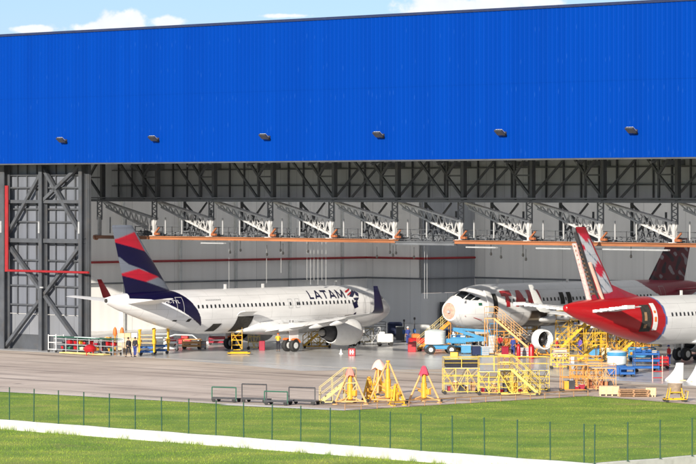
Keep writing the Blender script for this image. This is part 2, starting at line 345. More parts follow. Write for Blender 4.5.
# ---------------- hangar ----------------
hg = empty('hangar', F0, ANG, 'huge hangar with a bright blue corrugated front above its open bay', 'hangar')
def rib_sheet(name, t0, t1, z0, z1, D, mat, pitch=.5, dep=.06, parent=hg):
    mb = MB(); prof = []; t = t0
    while t < t1:
        for a, b in ((0, 0), (.52, 0), (.64, -dep), (.88, -dep)): prof.append((t + a * pitch, D + b))
        t += pitch
    n = len(prof); vs = [(a, b, z) for z in (z0, z1) for a, b in prof]
    mb.add(vs, [(i, i + 1, n + i + 1, n + i) for i in range(n - 1)])
    return mb.build(name, mat, parent)
def blue_mat():
    m, nt, b = nodes('blue_corrugated_steel'); L = nt.links
    tc = nt.nodes.new('ShaderNodeTexCoord')
    mp = nt.nodes.new('ShaderNodeMapping'); mp.inputs['Scale'].default_value = (1.0, 1, .12); L.new(tc.outputs['Object'], mp.inputs[0])
    br = nt.nodes.new('ShaderNodeTexWhiteNoise'); br.noise_dimensions = '1D'
    sx = nt.nodes.new('ShaderNodeSeparateXYZ'); L.new(tc.outputs['Object'], sx.inputs[0])
    fl_ = nt.nodes.new('ShaderNodeMath'); fl_.operation = 'FLOOR'; L.new(sx.outputs[0], fl_.inputs[0]); L.new(fl_.outputs[0], br.inputs['W'])
    nz = nt.nodes.new('ShaderNodeTexNoise'); nz.inputs['Scale'].default_value = .35; nz.inputs['Detail'].default_value = 7; L.new(mp.outputs[0], nz.inputs['Vector'])
    ad = nt.nodes.new('ShaderNodeMath'); ad.operation = 'MULTIPLY_ADD'; ad.inputs[1].default_value = .35; L.new(br.outputs['Value'], ad.inputs[0]); L.new(nz.outputs['Fac'], ad.inputs[2])
    mr = nt.nodes.new('ShaderNodeMapRange'); mr.inputs[1].default_value = .3; mr.inputs[2].default_value = 1.1; L.new(ad.outputs[0], mr.inputs[0])
    x = nt.nodes.new('ShaderNodeMix'); x.data_type = 'RGBA'; L.new(mr.outputs[0], x.inputs['Factor']); x.inputs['A'].default_value = (.0001, .032, .24, 1); x.inputs['B'].default_value = (.0002, .040, .285, 1)
    # screw-fixed lap joints: pale chalky specks in level rows
    sc = nt.nodes.new('ShaderNodeMapping'); sc.inputs['Scale'].default_value = (2, 1, .4); L.new(tc.outputs['Object'], sc.inputs[0])
    vo = nt.nodes.new('ShaderNodeTexVoronoi'); vo.inputs['Scale'].default_value = 1; vo.inputs['Randomness'].default_value = .25; L.new(sc.outputs[0], vo.inputs['Vector'])
    m2 = nt.nodes.new('ShaderNodeMapRange'); m2.inputs[1].default_value = .11; m2.inputs[2].default_value = .05; m2.inputs[4].default_value = .35; L.new(vo.outputs['Distance'], m2.inputs[0])
    x2 = nt.nodes.new('ShaderNodeMix'); x2.data_type = 'RGBA'; L.new(m2.outputs[0], x2.inputs['Factor']); L.new(x.outputs['Result'], x2.inputs['A']); x2.inputs['B'].default_value = (.02, .09, .34, 1)
    L.new(x2.outputs['Result'], b.inputs['Base Color']); b.inputs['Roughness'].default_value = .5; b.inputs['Specular IOR Level'].default_value = .04
    return m
M['blue_clad'] = blue_mat()
for i, (z0, z1) in enumerate(((17.45, 23.5), (23.46, 29.35))):
    rib_sheet('front_cladding', -60, 130, z0, z1, -.02 * i, M['blue_clad'], .5, .022)
mb = MB(); mb.box((35, .12, 29.45), (190, .5, .22)); mb.build('parapet_cap', M['darkblue'], hg)
mb = MB(); mb.box((35, .25, 17.38), (190, .5, .12)); mb.build('fascia_sill', M['steel'], hg)
# roof with added, unseen translucent sheets that brighten the walls; rear of the fascia
mb = MB()
RT0 = -18
for k in range(7): mb.box(((RT0 + 130) / 2, 4.1 + k * 7.7, 29.1), (130 - RT0, 7.0, .3))
mb.build('roof', M['wallg'], hg)
def fill_light_mat():
    m, nt, b = nodes('translucent_fill_sheet'); L = nt.links; tr = nt.nodes.new('ShaderNodeBsdfTranslucent'); tr.inputs[0].default_value = (.85, .86, .86, 1); df = nt.nodes.new('ShaderNodeBsdfDiffuse'); df.inputs[0].default_value = (.6, .62, .62, 1)
    nz = nt.nodes.new('ShaderNodeTexNoise'); nz.inputs['Scale'].default_value = .5; mr = nt.nodes.new('ShaderNodeMapRange'); mr.inputs[3].default_value = .05; mr.inputs[4].default_value = .3; L.new(nz.outputs[0], mr.inputs[0])
    mx = nt.nodes.new('ShaderNodeMixShader'); L.new(mr.outputs[0], mx.inputs[0]); L.new(tr.outputs[0], mx.inputs[1]); L.new(df.outputs[0], mx.inputs[2]); L.new(mx.outputs[0], nt.nodes['Material Output'].inputs['Surface']); return m
mb = MB()
for k in range(7): mb.box(((RT0 + 130) / 2, 4.1 + 3.85 + k * 7.7, 29.1), (130 - RT0, .66, .02))
mb.box((35, 73.5, 29.1), (190, 39.0, .02)); mb.box(((RT0 - 60) / 2, 31, 29.1), (RT0 + 60, 61, .02))  # sheets added over the back and left walls to brighten them
mb.build('fill_light_sheet', fill_light_mat(), hg)
mb = MB(); mb.box((35, .7, 23.4), (190, .1, 11.6)); mb.build('fascia_lining', M['grey'], hg)
# walls: left side wall, stepped back wall
def loc(px, s):         # hangar-frame coordinates of a photo column at a given scale
    Y = F / s; X = (px - 348) / F * Y; r = V((X, Y, 0)) - F0; return r.dot(U), r.dot(N)
s367 = 9.65 * (3997 - 367) / 3997; s421 = s367 * (421 + 3009) / (367 + 3009); s475 = s421 * (3997 - 475) / (3997 - 421)
ta, Da = loc(367, s367); tb, Db = loc(421, s421); tc_, Dc = loc(475, s475)
ta0 = ta; tb = tb; Dbk = Da; Dr = Dc
def wall(name, t0, D0, t1, D1, z0, z1, mat, th=.3):
    a = V((t0, D0, 0)); b = V((t1, D1, 0)); dd = (b - a).normalized(); nn = V((-dd.y, dd.x, 0)) * th
    mb = MB(); mb.loft([[V((p.x, p.y, z)) for p in (a, b, b + nn, a + nn)] for z in (z0, z1)]); return mb.build(name, mat, hg)
wall('side_wall', ta0, 4, ta0, Da, 5.1, 29, M['wall']); wall('side_wall', ta0 + .02, 4, ta0 + .02, Da, 0, 5.04, M['wall'])
wall('back_wall', ta0, Da, tb, Da, 5.1, 29, M['wall']); wall('back_wall', ta0 + .03, Da - .02, tb, Da - .02, 0, 5.04, M['walllow'])
wall('recess_wall', tb, Da, tb, Dr, 3.45, 29, M['wallg']); wall('recess_wall', tb + .02, Da, tb + .02, Dr, 0, 3.4, M['walllow'])  # upper recess in darker cladding: its shade is put into the colour
wall('rear_wall', tb, Dr, 128, Dr, 5.1, 29, M['wall']); wall('rear_wall', tb + .05, Dr - .02, 128, Dr - .02, 0, 5.04, M['walllow'])
wall('right_wall', 128, Dr, 128, .9, 0, 29, M['wall'])
# guard rails / dado lines and red fire main along the walls
def run(name, pts, z, r, mat, off=.25):
    mb = MB(); q = [V((a, b, z)) for a, b in pts]; mb.path(q, r, 8); return mb.build(name, mat, hg)
inner = [(ta0 + .35, 12), (ta0 + .35, Da - .35), (tb + .35, Da - .35), (tb + .35, Dr - .35), (127, Dr - .35)]
run('fire_main', inner[:4], 7.35, .13, M['pipe']); run('dado_rail', inner, 5.07, .1, M['steelm'])
# panel columns on side wall
mb = MB()
for k in range(11): mb.box((ta0 + .12, 14 + k * 8.1, 14.5), (.24, .3, 29))
mb.build('wall_column', M['lgrey'], hg)
mb = MB()
for p in ((t_at(96.5, 14), 14),):
    mb.tube((ta0 + .4, 30, 7.35), (ta0 + .4, 30, 14), .08)
mb.build('riser_pipe', M['pipe'], hg)
mb = MB(); mb.box((tb + .5, (Da + Dr) / 2 - 1, 1.2), (.2, 1.5, 2.4)); mb.build('side_door', M['steel'], hg)

# header truss above the bay, closed behind by grey cladding
HT = 13.0
hz0, hz1 = 14.0, 17.9
tL = t_at(88, HT); posts = [t_at(px, HT) for px in (98.5, 157.6, 215.8, 274, 333, 397.6, 462.5, 531, 602.6, 677.8)]
bay = (posts[-1] - posts[1]) / 8; posts = [posts[1] + bay * (k - 1) for k in range(0, 12)]
def place_piece(name, mb, mat): return mb.build(name, mat, hg)
mb = MB(); mb.box(((tL + 110) / 2, HT, hz0), (110 - tL, .4, .22)); mb.box(((tL + 110) / 2, HT - .3, hz0 + .25), (110 - tL, .12, .12)); place_piece('header_chord', mb, M['steelm'])
mb = MB(); mb.box(((tL + 110) / 2, HT + 2, hz0 + .1), (110 - tL, .25, .16)); place_piece('header_chord', mb, M['steel'])
mb = MB(); mb.box(((tL + 110) / 2, HT, 17.8), (110 - tL, .5, .4)); place_piece('header_chord', mb, M['steel'])
for k, p in enumerate(posts):
    mb = MB(); q = p - bay
    mb.box((p, HT, (hz0 + hz1) / 2), (.32, .42, hz1 - hz0))
    mb.box((p - 2.1, HT + .05, (hz0 + hz1) / 2), (.17, .2, hz1 - hz0))
    mb.bar((p - 2.1, HT, hz0 + 2.2), (p, HT, hz0 + .2), .2); mb.bar((p - 2.1, HT, hz0 + 2.2), (p - .6, HT, hz1), .2); mb.bar((p - 2.1, HT, hz0 + 2.3), (p - 3.6, HT, hz1), .2)
    mb.bar((p - 2.1, HT, hz0 + 2.2), (p, HT, hz0 + 2.2), .14)
    if k <= 6: mb.bar((p - 5.9, HT, hz1), (p - 2.1, HT, hz0 + .2), .18)
    if k >= 4:
        mb.bar((p + 2.2, HT + 2, hz1), (p - 2.1, HT + 2, hz0 + .2), .17); mb.bar((p + 4.6, HT + 2, hz1), (p, HT + 2, hz0 + .2), .17)
    place_piece('header_frame', mb, M['steel'])
mb = MB(); tC = t_at(87, HT + 3.2); mb.box(((tC + 110) / 2, HT + 3.2, 21.5), (110 - tC, .12, 15.1)); place_piece('header_cladding', mb, M['wallg'])
mb = MB()
for z in (15.4, 16.9): mb.box(((tL + 110) / 2, HT + 3.05, z), (110 - tL, .14, .12))
t = tL + 1
while t < 110: mb.box((t, HT + 3.0, 16.2), (.1, .16, 4.4)); t += bay / 4
place_piece('header_girt', mb, M['steel'])
# crane bracket trusses: pale steel, shade painted into the greyer hangers and upper lacing
BD = 15.0
wp = [t_at(154.5, BD) + (t_at(674.6, BD) - t_at(154.5, BD)) / 8 * (k - 1) for k in range(0, 12)]; bw = wp[2] - wp[1]
for k, p in enumerate(wp):
    mb = MB(); mb.box((0, 0, 11.45), (.27, .3, 1.9)); mb.box((0, -.3, 10.6), (.5, .4, .1)); br = mb.build('bracket_truss', M['steelw'], hg, loc=(p, BD, 0))
    mb = MB()
    for a in (-.32, .32): mb.box((a, 0, 13.1), (.1, .1, 2.0))
    for i in range(4): mb.bar((-.32, 0, 12.2 + i * .5), (.32, 0, 12.45 + i * .5), .07); mb.bar((.32, 0, 12.45 + i * .5), (-.32, 0, 12.7 + i * .5), .07)
    mb.build('hanger', M['steelm'], br)
    if k == 0: continue
    a0, a1 = V((-bw + .5, 0, 13.85)), V((-.1, 0, 12.25)); b0, b1 = V((-bw + 1.0, 0, 13.35)), V((-.1, 0, 10.95))
    mb = MB()
    for dd in (0, .5): 
        mb.bar(a0 + V((0, dd, 0)), a1 + V((0, dd, 0)), .15)
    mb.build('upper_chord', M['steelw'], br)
    mb = MB(); mid = b0.lerp(b1, .5)
    mb.bar(mid, b1, .18); mb.bar(mid + V((0, .5, 0)), b1 + V((0, .5, 0)), .14)
    for i in range(5):
        f = .55 + i * .1; pa = a0.lerp(a1, f); pb = b0.lerp(b1, f + .05); mb.bar(pa, pb, .09); mb.bar(pb, a0.lerp(a1, f + .1), .09)
    # curled pipework and hoses round the post foot
    for rr, zz in ((.45, 11.6),):
        pts = [V((-1.2 + rr * math.cos(q), -.2, zz + rr * .8 * math.sin(q))) for q in np.linspace(.3, 2 * PI - 2.2, 12)]; mb.path(pts, .035, 5)
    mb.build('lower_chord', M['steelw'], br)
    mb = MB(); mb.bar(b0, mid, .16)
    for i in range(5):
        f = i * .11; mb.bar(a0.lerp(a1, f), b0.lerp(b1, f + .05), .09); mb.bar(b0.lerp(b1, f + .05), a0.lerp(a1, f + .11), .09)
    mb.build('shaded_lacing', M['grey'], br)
    mb = MB()
    for f in (.33, .62): MB().tube((-bw * f - 1.4, -.1, 10.8), (-bw * f - 1.4, -.1, 12.0 + f * .6), .07).build('hanging_rod', M['grey'], br)
    mb = MB()
    mb.bar((.2, -.1, 10.85), (.8, -.1, 11.4), .13); mb.box((.45, -.1, 10.8), (.6, .25, .2)); mb.build('end_buffer', M['rust'], br)
# crane runway beam (with one dull bay where the bridge stands)
def beam_seg(px0, px1, mat, z=10.4, h=.26, D=BD):
    a, b = t_at(px0, D), t_at(px1, D); mb = MB(); mb.box(((a + b) / 2, D - .25, z), (b - a, .4, h)); mb.box(((a + b) / 2, D - .25, z + h / 2 + .03), (b - a, .7, .06)); return mb.build('runway_beam', mat, hg)
beam_seg(98, 398.5, M['crane']); beam_seg(399, 457.5, M['steelm'], 10.25); beam_seg(458, 760, M['crane'])
mb = MB(); mb.lathe([(.05, -.35), (.26, -.3), (.28, 0)], (t_at(98, BD) + .1, BD - .25, 10.4), 'X', 12); mb.build('beam_end_cap', M['crane'], hg)
for a, b in ((205, 228), (470, 500), (540, 575), (590, 672)):
    ta_, tb_ = t_at(a, BD), t_at(b, BD); MB().box(((ta_ + tb_) / 2, BD - .4, 10.0), (tb_ - ta_, .3, .12)).build('cable_tray', M['grey'], hg)
# catwalk, lacing and plant behind the brackets
mb = MB(); t0, t1 = t_at(140, 17), 110
mb.box(((t0 + t1) / 2, 17, 10.45), (t1 - t0, .5, .12))
for z in (11.0, 11.45): mb.box(((t0 + t1) / 2, 16.4, z), (t1 - t0, .06, .06))
t = t0
while t < t1: mb.box((t, 16.4, 11), (.06, .06, 1.0)); t += 1.35
mb.build('catwalk', M['steel'], hg)
rr_ = random.Random(3)
for k, p in enumerate(wp[1:]):
    mb = MB()
    mb.bar((p + .3, 18.5, 13.8), (p + 4.4, 18.5, 10.7), .16); mb.bar((p + .3, 18.5, 10.7), (p + 3.6, 18.5, 13.8), .14); mb.box((p + .4, 18.5, 12.3), (.2, .2, 3.4)); mb.box((p + 4.2, 18.5, 11.9), (.14, .14, 2.4))
    for i in range(6): x = p + .5 + i * .65; mb.bar((x, 18.7, 10.7), (x + .6, 18.7, 12.6 - i * .2), .06); mb.bar((x + .6, 18.7, 10.7), (x, 18.7, 12.6 - i * .2), .09)
    mb.build('deep_frame', M['steel'], hg)
    mb = MB(); mb.box((p - .7, 17.1, 10.62), (12, .1, .08)); mb.box((p - .7, 16.6, 10.8), (12, .06, .06)); mb.box((p-.7, 16.85, 10.7), (.1, .6, .3))
    for i in range(9): x = p + rr_.uniform(-6.5, 5); w = rr_.uniform(.2, .7); h = rr_.uniform(.15, .5); mb.box((x, 17.1 + rr_.uniform(-.3, .3), 10.6 + h / 2), (w, .4, h))
    for i in range(5):
        x = p + rr_.uniform(-6, 3); pts = [V((x + j * .3, 16.6, 10.8 + .35 * math.sin(j * 1.9 + i))) for j in range(6)]; mb.path(pts, .04, 5)
    mb.build('hoist_gear', M['steelm'], hg)
    mb = MB()
    for D in (24, 36, 50): mb.bar((p, 13.5 if D == 24 else D - 12, 17.2), (p, D, 17.2), .3, .4); mb.bar((p, D - 12, 17.2), (p, D, 21), .2)
    mb.build('roof_rafter', M['steelm'], hg)

# pendants and hoist cables under the crane beam
pend = None
for i, px in enumerate((230, 240.5, 267, 280.5, 283, 308, 377, 390, 393, 396, 414, 491, 501, 523, 526, 631)):
    t = t_at(px, 15.6); w = W(t, 15.6, 0); zz = 10.2
    if pend is None:
        pend = empty('hoist_pendant', w, ANG); MB().tube((0, 0, zz), (0, 0, zz - .75), .03, 5).build('cord', M['darkmetal'], pend)
        MB().lathe([(.03, .12), (.09, .06), (.10, -.1), (.04, -.18)], (0, 0, zz - .85), 'Z', 10).build('hook_block', M['rubber'], pend); o = pend
    else: o = copy_tree(pend); o.location = w
    o.location.z = (-.15, .05, -.3, .1)[i % 4]
    tag(o, 'small black hoist pendant hanging under the crane beam', 'pendant', 'black pendants under the crane beam')
cab = None
for px, z0, z1 in ((229, 3, 10.3), (266.5, 4, 10.3), (281, 5, 10.3), (307, 4.4, 13.9), (310.5, 4, 13.9), (314, 4.4, 13.9), (318, 4, 13.9), (322, 4.4, 13.9), (326, 4, 13.9), (424.5, 3, 12.8), (427, 3, 12.8)):
    w = W(t_at(px, 19.5), 19.5, z0 + 2.2)
    if cab is None: cab = MB().tube((0, 0, 0), (0, 0, 1), .011, 5).build('hoist_cable', M['lgrey']); o = cab
    else: o = cab.copy(); C.objects.link(o)
    o.location = w; o.scale = (1, 1, z1 - z0 - 2.2)
    tag(o, 'thin pale hoist cable hanging down from the crane bay', 'cable', 'thin cables hanging inside the hangar')

# floodlights on the blue front
fl0 = None
for i, (px, lab) in enumerate(((62, 'black floodlight on the blue front, leftmost of the six'), (154, 'black floodlight on the blue front, second from the left'), (265, 'black floodlight on the blue front, third from the left'), (379, 'black floodlight on the blue front, fourth from the left'), (501, 'black floodlight on the blue front, fifth from the left'), (632, 'black floodlight on the blue front, rightmost of the six'))):
    w = W(t_at(px, -.5), -.5, 19.55)
    if fl0 is None:
        fl0 = empty('floodlight', w, ANG)
        MB().bar((0, .45, -.1), (0, -.1, 0), .08).box((0, .42, -.1), (.35, .08, .35)).build('bracket', M['darkmetal'], fl0)
        mr_ = Matrix.Rotation(R(-38), 3, 'X')
        MB().box((0, -.15, 0), (.8, .55, .16), m=mr_).build('housing', M['darkmetal'], fl0)
        mb = MB()
        for a in (-.25, 0, .25): mb.box(mr_ @ V((a, 0, .11)) + V((0, -.15, 0)), (.2, .48, .05), m=mr_)
        mb.build('fin', M['lgrey'], fl0); o = fl0
    else: o = copy_tree(fl0); o.location = w
    tag(o, lab, 'floodlight', 'floodlights along the blue front')

# ---------------- left door leaf: columns, X bracing, girts, grey cladding ----------------
DD = 2.2
c1, c2, c3, c0 = (t_at(p, DD) for p in (5, 43, 83, -34))
dl = empty('hangar_door', W(c2, DD), ANG, 'tall grey hangar door leaf with crossed steel bracing, stacked at the left', 'hangar door')
x = lambda t: t - c2
for c in (c1, c2, c3):
    mb = MB(); w = .6 if c == c1 else .44; mb.box((x(c), 0, 8.95), (.1, .7, 17.9)); mb.box((x(c), -.33, 8.95), (w, .1, 17.9)); mb.box((x(c), .33, 8.95), (w, .1, 17.9)); mb.build('column', M['steel'], dl)
mb = MB(); mb.box((x(c3) + .42, .4, 8.95), (.16, .3, 17.9)); mb.build('edge_column', M['steel'], dl)
mb = MB(); mb.box((x((c0 + c3) / 2), .1, 10.25), (c3 - c0, .4, .38)); mb.box((x((c0 + c3) / 2), .1, 13.9), (c3 - c0, .3, .3)); mb.build('cross_beam', M['steel'], dl)
mb = MB()
for a, b, z0, z1 in ((c1, c3, .2, 10.2), (c1, c3, 10.2, .2), (c1, c2, 10.4, 17.0), (c2, c3, 17.0, 10.4), (c2, c3, 14, 17.6), (c0, c1, 10.2, .2)): mb.bar((x(a), .05, z0), (x(b), .12, z1), .34, .3)
mb.build('diagonal_brace', M['steel'], dl)
mb = MB()
for z in (4.2, 6.0, 8.4, 12.0, 13.2, 15.2, 16.4): mb.box((x((c0 + c3) / 2), .5, z), (c3 - c0, .12, .14))
t = c0
while t < c3: mb.box((x(t), .62, 10.6), (.09, .12, 14.6)); t += (c2 - c1) / 4
mb.build('girt', M['steel'], dl)
mb = MB(); mb.box((x((c0 + c3) / 2), .8, 10.6), (c3 - c0, .1, 14.5)); M['doorclad_shade'] = wall_mat('shade_toned_door_cladding', (.15, .162, .19), 2.2, 30, stain=.4); mb.build('cladding', M['doorclad_shade'], dl)  # cladding grey darkened so the sunlit leaf looks shaded
mb = MB(); mb.box((x((c0 + c3) / 2), .84, 2.35), (c3 - c0, .08, 1.9)); M['doorlow'] = wall_mat('pale_door_cladding', (.19, .20, .22), 2.2, 30, stain=.3); mb.build('lower_panel', M['doorlow'], dl)  # lower panel toned down for shade too, slightly paler
mb = MB(); mb.box((x((c0 + c3) / 2), .9, .7), (c3 - c0, .1, 1.38)); mb.build('bottom_rail', M['steel'], dl)
mb = MB(); mb.tube((x(t_at(11, DD)), -.5, 7.3), (x(t_at(11, DD)), -.5, 15.4), .2); mb.tube((x(t_at(11, DD)), -.5, 7.4), (x(c3) + 1.4, -.5, 7.4), .11); mb.build('fire_pipe', M['pipe'], dl)
mb = MB()
for c in (c1, c2, c3): mb.box((x(c) - .1, -.42, 11.5), (.16, .1, 1.1))
mb.box((x(c2) + .3, -.42, 5.9), (.4, .12, .14)); mb.build('marker_plate', M['grey'], dl)

# ---------------- fence ----------------
FA = G(8, 429.6); FB = G(445, 463.5)
f_dir = (FB - FA).normalized(); FBX = lambda k: FA + f_dir * k
corner = G(600, 474.2); cd = N
fa2 = FA - f_dir * 14; 
# wall bottom follows the ground; its corner is where the line turns into the picture
fc = FA + f_dir * ((corner - FA).dot(f_dir))
rw = empty('boundary_wall', FA, 0, 'low whitewashed concrete wall carrying the green post fence', 'wall')
def low_wall(name, a, b, mat, h=.58, th=.22):
    dd = (b - a).normalized(); nn = V((-dd.y, dd.x, 0)) * th; L_ = (b - a).length; n = max(2, int(L_ / 2.4)); mb = MB(); rings = []
    for i in range(n + 1):
        p = a.lerp(b, i / n) - FA; e = .015 * math.sin(i * 2.3)
        rings.append([V((p.x, p.y, -.02)), V((p.x, p.y, h - .03 + e)), V((p.x, p.y, h + e)) + nn * .12, V((p.x, p.y, h + e)) + nn * .88, V((p.x, p.y, h - .03 + e)) + nn, V((p.x, p.y, -.02)) + nn])
    mb.loft(rings); return mb.build(name, mat, rw)
low_wall('coping_run', fa2, fc, M['concw'])
M['concg'] = pm('bare_concrete', (.50, .49, .46), .85, var=.12, scale=1.2, dirt=.3, dirtcol=(.25, .24, .2))
low_wall('return_run', fc, fc + cd * 60, M['concg'])
fn = empty('fence', FA, 0, 'dark green steel post fence standing on the low white wall', 'fence')
pk = MB().tube((0, 0, 0), (0, 0, 2.02), .035, 8).tube((0, 0, 2.02), (0, 0, 2.06), .042, 8).box((0, 0, .01), (.14, .14, .02)); proto = None
pos = [FA + f_dir * (2.4 * i) for i in range(-5, 60) if 2.4 * i < (fc - FA).length - .3] + [fc + cd * (.1 + 2.6 * i) for i in range(14)]
nn = V((-f_dir.y, f_dir.x, 0)) * .11
for p in pos:
    q = p + nn - FA; q.z = .56
    if proto is None: proto = pk.build('post', M['fgreen'], fn, True); o = proto
    else: o = proto.copy(); C.objects.link(o)
    o.location = q; o.rotation_euler = (rr_.uniform(-.012, .012), rr_.uniform(-.012, .012), 0)
mb = MB()
for z in (.62, 1.3, 1.95, 2.55):
    mb.tube(fa2 + nn - FA + V((0, 0, z)), fc + nn - FA + V((0, 0, z)), .005, 4); mb.tube(fc + nn - FA + V((0, 0, z)), fc + cd * 34 + nn - FA + V((0, 0, z)), .005, 4)
mb.build('tension_wire', M['fgreen'], fn)

# low rail on short posts along the apron edge
kr = empty('guard_rail', Bc, 0, 'low rust-orange rail on short posts along the apron edge', 'rail')
mb = MB(); dd = (Cc - Bc).normalized(); Lr = (Cc - Bc).length
mb.tube(V((0, 0, .42)), dd * Lr + V((0, 0, .42)), .035); mb.tube(V((0, 0, .2)), dd * Lr + V((0, 0, .2)), .02); mb.build('rail', M['woodd'], kr)
for i in range(17):
    p = dd * (Lr * i / 16); MB().tube((0, 0, 0), (0, 0, .44), .04, 6).build('post', M['woodd'], kr, loc=p)

# ---------------- grass blades ----------------
def in_poly(x, y, P):
    c = np.zeros(len(x), bool); n = len(P)
    for i in range(n):
        x1, y1 = P[i][0], P[i][1]; x2, y2 = P[(i + 1) % n][0], P[(i + 1) % n][1]
        if y1 == y2: continue
        c ^= ((y1 > y) != (y2 > y)) & (x < (x2 - x1) * (y - y1) / (y2 - y1) + x1)
    return c
def blades(name, n, box, hmin, hmax, wid, sel):
    x = rng.uniform(box[0], box[1], n); y = rng.uniform(box[2], box[3], n); k = sel(x, y); x = x[k]; y = y[k]; n = len(x)
    # clumps: taller where a slow wave says so
    cl = .5 + .5 * np.sin(x * .9 + 2 * np.sin(y * .5)) * np.sin(y * .8 + 1.3 * np.sin(x * .37))
    h = rng.uniform(hmin, hmax, n) * (.55 + .8 * cl); a = rng.uniform(0, 2 * PI, n); l = rng.uniform(0, .6, n) * h; la = rng.uniform(0, 2 * PI, n)
    w = wid * rng.uniform(.6, 1.3, n)
    v = np.zeros((n, 3, 3)); v[:, 0] = np.stack([x - np.cos(a) * w, y - np.sin(a) * w, np.full(n, -.03)], 1); v[:, 1] = np.stack([x + np.cos(a) * w, y + np.sin(a) * w, np.full(n, -.03)], 1)
    v[:, 2] = np.stack([x + np.cos(la) * l, y + np.sin(la) * l, h], 1)
    me = bpy.data.meshes.new(name); me.vertices.add(3 * n); me.vertices.foreach_set('co', v.ravel().astype(np.float32)); me.loops.add(3 * n); me.loops.foreach_set('vertex_index', np.arange(3 * n, dtype=np.int32))
    me.polygons.add(n); me.polygons.foreach_set('loop_start', np.arange(0, 3 * n, 3, dtype=np.int32)); me.polygons.foreach_set('loop_total', np.full(n, 3, dtype=np.int32)); me.update()
    o = bpy.data.objects.new(name, me); C.objects.link(o); me.materials.append(M['grass']); tag(o, kind='stuff'); return o
wall_out = [tuple((fa2 - f_dir * 30)[:2]), tuple(fc[:2]), tuple((fc + cd * 60)[:2]), tuple((fc + cd * 60 + U * 90)[:2]), (300, 100), (-200, 100)]
def dist_wall(x, y):
    px, py = x - FA.x, y - FA.y; n_ = V((-f_dir.y, f_dir.x)); return px * n_.x + py * n_.y
def sel1(x, y):
    ap = in_poly(x, y, apron_pts); out = in_poly(x, y, wall_out); d = dist_wall(x, y); inner_ = ~ap & ~out & (d > .3); return inner_
def sel2(x, y):
    out = in_poly(x, y, wall_out); d = dist_wall(x, y); return out & (d < -.05)
tag(blades('grass', 90000, (-42, 52, 186, 262), .015, .05, .018, sel1), 'short bright green grass between the fence and the apron', 'grass')
tag(blades('grass', 80000, (-42, 42, 182, 225), .03, .09, .018, sel2), 'longer yellowish grass on the near side of the white wall', 'grass')

# taller tufts creeping up the foot of the white wall
def sel3(x, y):
    d = dist_wall(x, y); al = np.sin(x * 1.7) + np.sin(x * .63 + 1) + np.sin(x * 4.1); return in_poly(x, y, wall_out) & (d < -.03) & (d > -.5) & (al > .1)
tag(blades('grass_tufts', 260000, (-42, 30, 186, 225), .1, .34, .014, sel3), 'taller tufts of grass along the foot of the white wall', 'grass')
# expansion joints of the wall
for i in range(18):
    p = FA + f_dir * (i * 3.6 - 8) - FA; q = MB(); q.box((0, 0, .29), (.05, .02, .56), rz=math.atan2(f_dir.y, f_dir.x)); q.build('joint', M['concg'], rw, loc=p + V((f_dir.y, -f_dir.x, 0)) * .004)
# ---------------- airliners ----------------
ST = [(0, 3.35, .03, .03), (.12, 3.37, .32, .30), (.35, 3.40, .56, .53), (.7, 3.44, .82, .79), (1.2, 3.50, 1.10, 1.09), (1.8, 3.56, 1.35, 1.40), (2.5, 3.63, 1.57, 1.68), (3.4, 3.71, 1.77, 1.90), (4.5, 3.77, 1.91, 2.03), (6, 3.8, 1.975, 2.07), (12, 3.8, 1.975, 2.07), (18, 3.8, 1.975, 2.07), (24, 3.8, 1.975, 2.07), (26, 3.83, 1.96, 2.04), (28, 3.95, 1.87, 1.92), (30, 4.13, 1.69, 1.72), (32, 4.37, 1.42, 1.45), (34, 4.64, 1.07, 1.12), (36, 4.90, .66, .74), (37, 5.02, .40, .47), (37.57, 5.08, .24, .28)]
SX = np.array([s[0] for s in ST]); SV = np.array([s[1:] for s in ST])
def _tan():
    n = len(SX); d = (SV[1:] - SV[:-1]) / (SX[1:] - SX[:-1])[:, None]; m = np.zeros_like(SV); m[0] = d[0] * 1.5; m[-1] = d[-1]
    for i in range(1, n - 1):
        p = d[i - 1] * d[i]; m[i] = np.where(p > 0, 2 * p / (d[i - 1] + d[i] + 1e-12), 0)
    return m
ST_M = _tan()
def sect(st):
    st = min(max(st, 0), 37.57); i = min(max(int(np.searchsorted(SX, st) - 1), 0), len(SX) - 2); h = SX[i + 1] - SX[i]; t = (st - SX[i]) / h
    a = SV[i]; b = SV[i + 1]
    if i == 0: t2 = math.sqrt(t); return a * (1 - t2) + b * t2
    return (2 * t ** 3 - 3 * t ** 2 + 1) * a + (t ** 3 - 2 * t ** 2 + t) * h * ST_M[i] + (-2 * t ** 3 + 3 * t ** 2) * b + (t ** 3 - t ** 2) * h * ST_M[i + 1]
def surf(st, z, sg, off=.012):       # point on the skin at a height, on side sg (+1 port)
    zc, w, h = sect(st); c = max(-.995, min(.995, (z - zc) / h)); s = math.sqrt(1 - c * c)
    return V((17 - st, sg * (w + off) * s, zc + (h + off) * c))
def surfa(st, th, sg, off=.012):     # the same by angle from the crown
    zc, w, h = sect(st); return V((17 - st, sg * (w + off) * math.sin(th), zc + (h + off) * math.cos(th)))
def inpoly(x, y, P):
    c = False; n = len(P)
    for i in range(n):
        x1, y1 = P[i]; x2, y2 = P[(i + 1) % n]
        if (y1 > y) != (y2 > y) and x < (x2 - x1) * (y - y1) / (y2 - y1) + x1: c = not c
    return c
WHITE = (.76, .76, .76)
